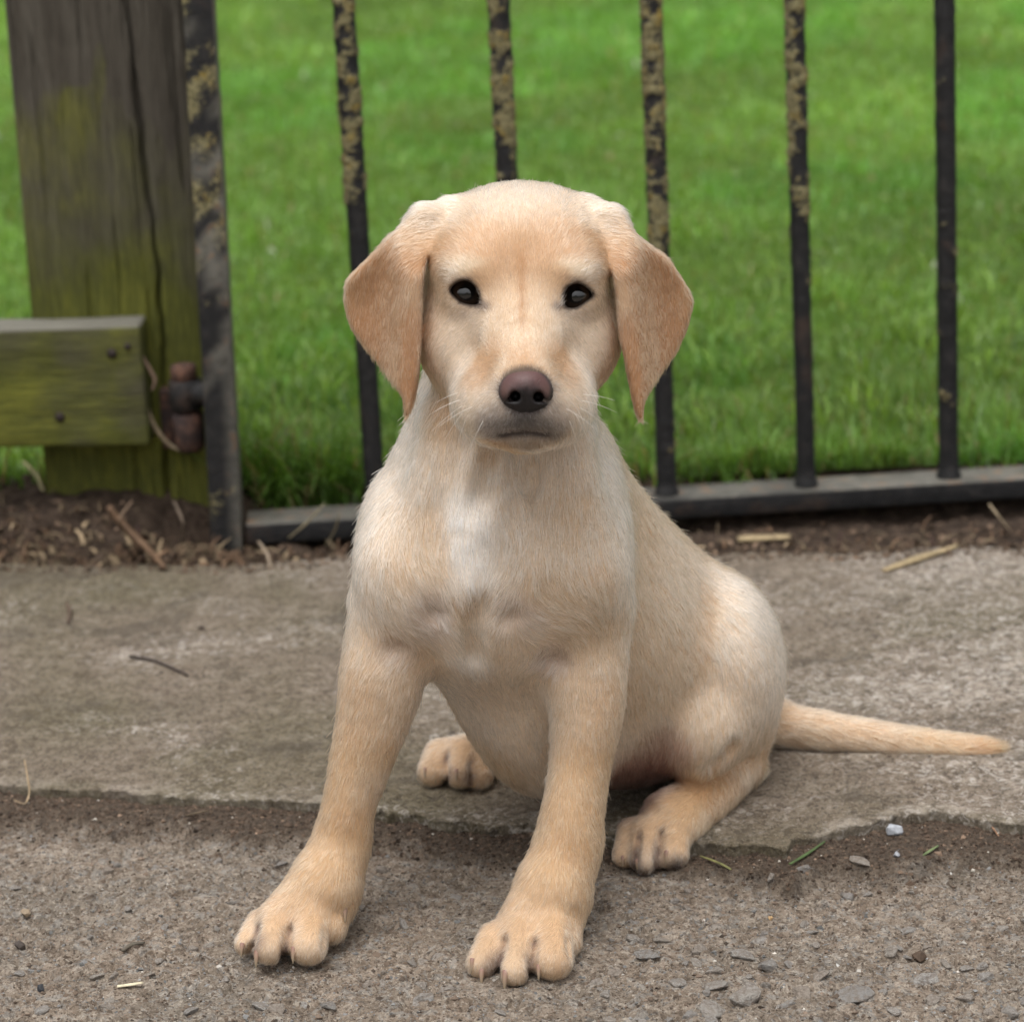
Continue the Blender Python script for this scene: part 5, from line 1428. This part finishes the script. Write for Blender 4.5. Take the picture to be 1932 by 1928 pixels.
def place_stone(x, y, r, sink=.45, rz=None):
    k = int(rng.integers(10))
    o = bpy.data.objects.new('stone', rocks[k]); COL.objects.link(o); o.parent = worn_path
    z = front_z(np.array([[x, y, 0.0]]))[0]
    o.location = (x, y, z + r * (.5 - sink) * .5)
    o.scale = (r, r * rng.uniform(.75, 1.1), r * rng.uniform(.55, .85)); o.rotation_euler = (rng.normal() * .15, rng.normal() * .15, rng.uniform(0, 6.28) if rz is None else rz)
    return o
ZQ = [(990, 710, 80), (780, 715, 70), (1180, 740, 85), (785, 780, 90), (905, 830, 110), (1110, 810, 85), (1310, 805, 120), (1410, 790, 55), (775, 865, 100), (1570, 750, 90), (1440, 655, 60), (890, 660, 90), (655, 775, 70), (940, 790, 60), (1745, 435, 80), (1600, 830, 60), (1710, 815, 60), (500, 545, 70), (590, 600, 60), (700, 890, 60), (1330, 355, 85), (1120, 380, 60), (1150, 575, 60), (1790, 740, 70), (490, 600, 60), (350, 770, 50), (1000, 405, 60), (1640, 700, 50), (1280, 440, 60), (1350, 440, 40), (960, 590, 70), (730, 640, 80), (1500, 560, 60), (1850, 560, 60), (90, 800, 50), (1880, 860, 60), (1060, 850, 60), (540, 670, 80), (1450, 870, 60)]
for zx, zy, zw in ZQ:
    g = G(944.6 + .5111 * zx, 1459.8 + .5113 * zy, .001)
    if clear_of_paws(g[0], g[1], .004): place_stone(g[0], g[1], zw * .5111 * .5 * .00038, .45)
for vx, vy, vw in [(36, 1833, 34), (182, 1840, 36), (110, 1845, 30), (560, 1845, 34), (420, 1838, 30), (360, 1905, 40), (490, 1890, 50), (520, 1905, 44), (165, 1765, 26), (240, 1710, 34), (290, 1635, 40), (410, 1620, 30), (60, 1660, 46), (450, 1700, 24), (720, 1640, 40), (760, 1740, 46), (830, 1800, 40), (700, 1850, 46), (800, 1880, 50), (620, 1895, 44), (860, 1690, 36), (300, 1800, 24), (200, 1900, 36), (80, 1910, 40)]:
    g = G(vx, vy, .001)
    if clear_of_paws(g[0], g[1], .004): place_stone(g[0], g[1], vw * .5 * .00027, .25)
cnt = 0
while cnt < 215:
    vx, vy = rng.uniform(-250, 2180), rng.uniform(1600, 2050)
    if rng.random() > .25 + .75 * (vx / 1932) * ((vy - 1500) / 450): continue
    g = G(vx, vy, .001); r = rng.uniform(.0018, .0052)
    if soil_mask(g[None])[0] > .4 or not clear_of_paws(g[0], g[1], r): continue
    place_stone(g[0], g[1], r, rng.uniform(.1, .5)); cnt += 1

# loose pebbles, each a thing
def loose(name, px, py, w_px, col, label, seed, cat='pebble', z=None, on=None, tall=.8, group=None):
    g = G(px, py, .006 if on is None else SLAB_Z)
    z = front_z(g[None])[0] if on is None else slab_top(g[None])[0]
    r = w_px * .5 * .00027
    me = rock(seed, tall); me.materials.append(plain('pebble_' + str(seed), col, .7, .25, 2.5))
    o = bpy.data.objects.new(name, me); COL.objects.link(o)
    o.location = (g[0], g[1], z + r * tall * .55); o.scale = (r, r, r); o.rotation_euler = (.2, .1, seed)
    return tag(o, label, cat, group)
loose('pebble', 1689, 1577, 44, (.33, .345, .37), 'pale blue grey angular pebble on dark soil, right of the hind paw', 201)
loose('pebble', 1691, 1621, 20, (.30, .31, .33), 'small blue grey pebble just below the larger angular pebble', 202)
loose('pebble', 1793, 1628, 13, (.55, .53, .50), 'tiny white pebble on the soil near the right edge', 203)
loose('pebble', 1836, 1626, 11, (.50, .46, .40), 'tiny cream pebble beside the tiny white pebble', 204)
loose('pebble', 1663, 1659, 15, (.62, .62, .62), 'pale chip of stone below the soil, under the angular pebble', 205)
loose('pebble', 76, 1847, 22, (.035, .037, .042), 'small black pebble at the lower left of the path', 206)
loose('pebble', 36, 1770, 27, (.055, .043, .036), 'dark brown lump near the left edge of the path', 207)
loose('pebble', 47, 1706, 24, (.24, .185, .125), 'tan pebble near the left edge, above the dark lump', 208)
loose('pebble', 1578, 1800, 18, (.45, .44, .42), 'small whitish pebble among the stones at the lower right', 209)
loose('pebble', 1453, 1713, 13, (.40, .27, .14), 'small orange brown pebble right of the front paw', 210)
loose('pebble', 470, 1515, 24, (.15, .155, .165), 'flat grey stone lodged under the slab edge, left of the foreleg', 211, tall=.45)
loose('pebble', 1385, 1594, 26, (.12, .125, .135), 'dark grey stone lodged under the slab edge beside the hind paw', 212, tall=.45)
loose('pebble', 593, 1531, 8, (.6, .59, .57), 'tiny white chip beside the left foreleg', 213)
loose('pebble', 380, 1186, 22, (.05, .035, .026), 'dark crumb of soil lying alone on the slab', 214, cat='soil crumb', on='slab', tall=.5)

# stalks: flat or round, bent through listed pixels
def stalk(name, pix, wid, col, label, cat, zf, lift=.0012, flat=.45, group=None, seed=0, taper=.35):
    pts_ = []
    for k, q in enumerate(pix):
        g = G(q[0], q[1], .006 if zf is front_z else (SLAB_Z if zf is slab_top else .01))
        for _ in range(3):
            z = zf(g[None])[0] + (q[2] if len(q) > 2 else 0); g = G(q[0], q[1], z)
        pts_.append(g + [0, 0, lift + (.0012 if zf is front_z else 0)])
    C = np.array(pts_); n = 4; out = []
    for i in range(len(C) - 1):
        p0, p1, p2, p3 = C[max(i - 1, 0)], C[i], C[i + 1], C[min(i + 2, len(C) - 1)]
        for t in np.arange(n) / n: out.append(.5 * (2 * p1 + (p2 - p0) * t + (2 * p0 - 5 * p1 + 4 * p2 - p3) * t * t + (3 * p1 - p0 - 3 * p2 + p3) * t ** 3))
    out.append(C[-1]); C = np.array(out); m = len(C); V, F = [], []
    for i in range(m):
        d = C[min(i + 1, m - 1)] - C[max(i - 1, 0)]; d /= np.linalg.norm(d) + 1e-9
        s_ = np.cross(d, [0, 0, 1]); s_ /= np.linalg.norm(s_) + 1e-9; u_ = np.cross(s_, d)
        w_ = wid * .5 * (1 - taper * abs(2 * i / (m - 1) - .8))
        for j in range(6):
            ph = j * math.pi / 3; V.append(C[i] + s_ * math.cos(ph) * w_ + u_ * math.sin(ph) * w_ * flat)
    for i in range(m - 1):
        for j in range(6): F.append((i * 6 + j, i * 6 + (j + 1) % 6, (i + 1) * 6 + (j + 1) % 6, (i + 1) * 6 + j))
    F.append((5, 4, 3, 2, 1, 0)); F.append(tuple(range((m - 1) * 6, m * 6)))
    o = link_mesh(name, V, F, plain(name + '_' + str(seed), col, .7, .3, 150))
    return tag(o, label, cat, group)
STRAW = (.52, .42, .24); PALESTRAW = (.58, .52, .37); BARK = (.13, .085, .055); GREEN = (.065, .10, .035)
stalk('straw', [(222, 1868), (245, 1865), (270, 1861)], .0026, PALESTRAW, 'short pale straw lying left of the front paw', 'straw', front_z, seed=1, taper=.05)
stalk('straw', [(1379, 1602), (1412, 1606), (1445, 1611)], .0019, STRAW, 'thin dry straw on the soil below the slab edge', 'straw', front_z, seed=2, taper=.15)
stalk('grass_blade', [(1490, 1637), (1512, 1624), (1534, 1610), (1556, 1594)], .0026, GREEN, 'dark green cut grass blade lying on the soil below the slab edge', 'grass blade', front_z, seed=3)
stalk('grass_blade', [(1726, 1632), (1748, 1616), (1770, 1602)], .0026, (.13, .165, .075), 'short pale green grass blade below the grey pebble', 'grass blade', front_z, seed=4)
stalk('grass_blade', [(1322, 1622), (1350, 1632), (1376, 1645), (1388, 1657), (1399, 1670)], .0022, (.17, .165, .065), 'bent half dried grass blade beside the hind paw', 'grass blade', front_z, seed=5)
stalk('straw', [(47, 1440, .02), (53, 1475, .012), (56, 1500, .004), (48, 1522), (28, 1516)], .0013, (.34, .25, .15), 'bent dry stem hanging over the slab edge at the far left', 'straw', front_z, seed=6)
stalk('twig', [(232, 1800), (250, 1789), (272, 1786)], .0030, (.10, .085, .065), 'dark stub of twig on the path left of the front paw', 'twig', front_z, flat=.8, seed=7)
stalk('twig', [(345, 1548), (368, 1541), (395, 1536)], .0014, (.11, .08, .05), 'thin brown twig on the dark soil left of the foreleg', 'twig', front_z, flat=.8, seed=8)
stalk('twig', [(1862, 1558), (1874, 1570), (1884, 1584)], .0014, (.26, .15, .09), 'thin reddish stalk on the soil at the right edge', 'twig', front_z, flat=.8, seed=9)
stalk('twig', [(245, 1241), (280, 1247), (315, 1259), (354, 1277)], .0034, (.045, .033, .026), 'dark broken twig lying on the slab left of the puppy', 'twig', slab_top, flat=.8, seed=10)
stalk('twig', [(126, 1140), (132, 1158), (128, 1178)], .0040, (.10, .07, .05), 'brown twig stub on the slab at the left', 'twig', slab_top, flat=.8, seed=11)
stalk('wood_chip', [(1668, 1081), (1720, 1062), (1770, 1046), (1806, 1034)], .0105, (.30, .23, .13), 'long pale splinter of wood lying at the back of the slab', 'wood chip', slab_top, .002, .4, seed=12, taper=.5)
stalk('wood_chip', [(1392, 1026), (1440, 1024), (1490, 1022)], .012, (.30, .23, .13), 'short pale wood chip on the soil under the gate rail', 'wood chip', soil_z, .004, .4, seed=13, taper=.2)
stalk('stick', [(205, 962, .03), (235, 1000, .02), (275, 1038, .012), (312, 1078, .006)], .0075, (.12, .072, .042), 'brown stick leaning over the soil below the wooden post', 'stick', soil_z, .003, .9, seed=14)
stalk('twig', [(262, 1040, .01), (240, 1010, .03), (226, 985, .045), (250, 950, .055)], .0030, (.15, .10, .065), 'thin curled root beside the brown stick under the post', 'twig', soil_z, .002, .9, seed=15)
stalk('twig', [(328, 950, .05), (345, 990, .035), (342, 1030, .012)], .0028, (.12, .09, .065), 'thin drooping stem in the hollow under the post', 'twig', soil_z, .002, .9, seed=16)
stalk('straw', [(545, 1020, .012), (580, 990, .03), (612, 955, .05)], .0034, (.36, .31, .20), 'dry stem leaning on the gate rail between the stile and puppy', 'straw', soil_z, .002, .5, seed=17)
stalk('straw', [(614, 1035, .005), (632, 1005, .02), (640, 975, .04)], .0024, (.30, .26, .17), 'thin dry stem in front of the rail close to the puppy', 'straw', soil_z, .002, .5, seed=18)
stalk('straw', [(488, 1030, .01), (505, 1055, .006), (512, 1085, 0)], .0030, (.27, .21, .15), 'grey straw at the foot of the gate stile', 'straw', soil_z, .004, .5, seed=19)
stalk('straw', [(45, 880, .03), (70, 905, .02), (82, 935, .01)], .0042, (.38, .33, .18), 'yellowish straw on the bank below the wooden rail', 'straw', soil_z, .004, .5, seed=20)
stalk('straw', [(1866, 960, .02), (1885, 985, .01), (1905, 1010, 0)], .0040, (.33, .26, .17), 'dry stem on the soil at the right end of the rail', 'straw', soil_z, .004, .5, seed=21)
# two dead stems caught behind the hinge
def stem3(pix, Y, wid, col, label, seed):
    C = np.array([P(x, y, Y) for x, y in smooth_open(pix)]); V, F = [], []
    for i, c in enumerate(C):
        for j in range(6): V.append(c + np.array([math.cos(j * math.pi / 3), .8 * math.sin(j * math.pi / 3), .3 * math.cos(j * math.pi / 3)]) * wid * .5)
    for i in range(len(C) - 1):
        for j in range(6): F.append((i * 6 + j, i * 6 + (j + 1) % 6, (i + 1) * 6 + (j + 1) % 6, (i + 1) * 6 + j))
    return tag(link_mesh('dead_stem', V, F, plain('dead_stem_' + str(seed), col, .8, .3, 150)), label, 'stem')
def smooth_open(pix, n=5):
    C = np.array(pix, float); out = []
    for i in range(len(C) - 1):
        p0, p1, p2, p3 = C[max(i - 1, 0)], C[i], C[i + 1], C[min(i + 2, len(C) - 1)]
        for t in np.arange(n) / n: out.append(.5 * (2 * p1 + (p2 - p0) * t + (2 * p0 - 5 * p1 + 4 * p2 - p3) * t * t + (3 * p1 - p0 - 3 * p2 + p3) * t ** 3))
    return out + [C[-1]]
stem3([(262, 665), (278, 690), (292, 716), (288, 735)], 1.905, .0034, (.20, .135, .095), 'dead brown stem beside the end of the wooden rail', 1)
stem3([(276, 770), (292, 805), (318, 838), (345, 852)], 1.908, .0038, (.22, .17, .11), 'dry stem curving under the rusty hinge', 2)
# seed husk
hk = loose('seed_husk', 1735, 1785, 44, (.075, .05, .034), 'brown seed husk among the stones at the lower right', 221, cat='husk', tall=.45)

# ---- uncountable crumbs, grains and litter (one object each) ----------------------------
def scatter(name, base, size, mat, cols, squash=(1, 1, .7), seed=0):
    oc = np.array([(1, 0, 0), (-1, 0, 0), (0, 1, 0), (0, -1, 0), (0, 0, 1), (0, 0, -1)], float)
    of = np.array([(0, 2, 4), (2, 1, 4), (1, 3, 4), (3, 0, 4), (2, 0, 5), (1, 2, 5), (3, 1, 5), (0, 3, 5)])
    n = len(base); r = np.random.default_rng(seed)
    V = oc[None] * r.uniform(.6, 1.3, (n, 6, 1)) * np.array(squash) * size[:, None, None]
    a = r.uniform(0, 6.28, n); c, s_ = np.cos(a), np.sin(a); b = r.normal(0, .5, n); cb, sb = np.cos(b), np.sin(b)
    x = V[..., 0] * c[:, None] - V[..., 1] * s_[:, None]; y = V[..., 0] * s_[:, None] + V[..., 1] * c[:, None]; z = V[..., 2]
    y2 = y * cb[:, None] - z * sb[:, None]; z2 = y * sb[:, None] + z * cb[:, None]
    V = np.stack([x, y2, z2], -1) + base[:, None, :]
    F = (of[None] + 6 * np.arange(n)[:, None, None]).reshape(-1, 3)
    o = link_mesh(name, V.reshape(-1, 3), F, mat, smooth=False)
    at = o.data.attributes.new('tint', 'FLOAT_COLOR', 'POINT')
    at.data.foreach_set('color', np.repeat(np.concatenate([cols, np.ones((n, 1))], 1), 6, 0).astype(np.float32).ravel())
    return o
tint_m = NT('tinted_crumb'); tint_m.pbsdf(tint_m.n('Attribute', _attribute_name='tint').outputs['Color'], .9, spec=.2)
N = 30000
x = rng.uniform(-.42, .44, N); y = edge_y(x) - rng.random(N) ** 1.3 * .11 + .002
p_ = np.stack([x, y, 0 * x], 1); m_ = rng.random(N) < soil_mask(p_) * 1.2
p_ = p_[m_]; p_[:, 2] = front_z(p_)
sz = np.clip(np.exp(rng.normal(math.log(.00062), .5, len(p_))), .0003, .0028)
cl = np.array([.075, .052, .037]) * np.exp(rng.normal(0, .5, (len(p_), 1))); lt = (rng.random(len(p_)) < .008)[:, None]; cl = np.where(lt, [.5, .46, .4], cl)
tag(scatter('soil_crumbs', p_, sz, tint_m.m, np.clip(cl, .01, .8), seed=3), 'dark soil crumbs filling the break along the slab edge', 'soil', kind='stuff')
N = 26000
vx, vy = rng.uniform(-150, 2080, N), rng.uniform(1520, 1990, N)
p_ = np.array([G(a, b, .001) for a, b in zip(vx, vy)]); m_ = (soil_mask(p_) < .5) & (p_[:, 1] < edge_y(p_[:, 0]) - .01)
p_ = p_[m_]; p_[:, 2] = front_z(p_)
sz = np.clip(np.exp(rng.normal(math.log(.00058), .48, len(p_))), .0003, .0026)
tone = rng.random((len(p_), 1))
cl = np.where(tone < .5, [.150, .112, .085], np.where(tone < .75, [.17, .168, .163], np.where(tone < .975, [.085, .066, .052], [.40, .37, .33]))) * np.exp(rng.normal(0, .25, (len(p_), 1)))
tag(scatter('grit', p_, sz, tint_m.m, np.clip(cl, .01, .8), seed=4), 'fine loose grit scattered over the worn path', 'grit', kind='stuff')
N = 5000
x = rng.uniform(-.46, .5, N); y = far_y(x) - .02 + np.abs(rng.normal(0, .05, N))
p_ = np.stack([x, y, 0 * x], 1); p_[:, 2] = np.where(y < far_y(x), slab_top(p_), soil_z(p_)) + .0005
sz = np.clip(np.exp(rng.normal(math.log(.0016), .5, N)), .0005, .006) * np.where(y < far_y(x), .6, 1)
cl = np.array([.085, .058, .040]) * np.exp(rng.normal(0, .55, (N, 1)))
tag(scatter('soil_clods', p_, sz, tint_m.m, np.clip(cl, .01, .8), seed=5), 'crumbly soil along the foot of the gate', 'soil', kind='stuff')
# dry litter: leaf scraps and bits of stem on the bank
N = 900
x = np.concatenate([rng.uniform(-.46, -.2, 600), rng.uniform(-.2, .5, 300)]); y = far_y(x) + np.abs(rng.normal(0.02, .035, N))
p_ = np.stack([x, y, 0 * x], 1); p_[:, 2] = soil_z(p_) + .002
n = N; L = np.clip(rng.normal(.010, .007, n), .003, .035); W = np.where(rng.random(n) < .55, .0012, .005) * rng.uniform(.6, 1.5, n)
cl = np.where(rng.random((n, 1)) < .5, [.085, .052, .032], [.15, .112, .07]) * np.exp(rng.normal(0, .45, (n, 1)))
lit = blades('dry_litter', p_, L, W, rng.uniform(0, 6.28, n), rng.uniform(1.5, 2.1, n), np.clip(cl, .02, .6), tint_m.m)
tag(lit, 'dry leaf scraps and stems littering the soil by the post', 'litter', kind='stuff')
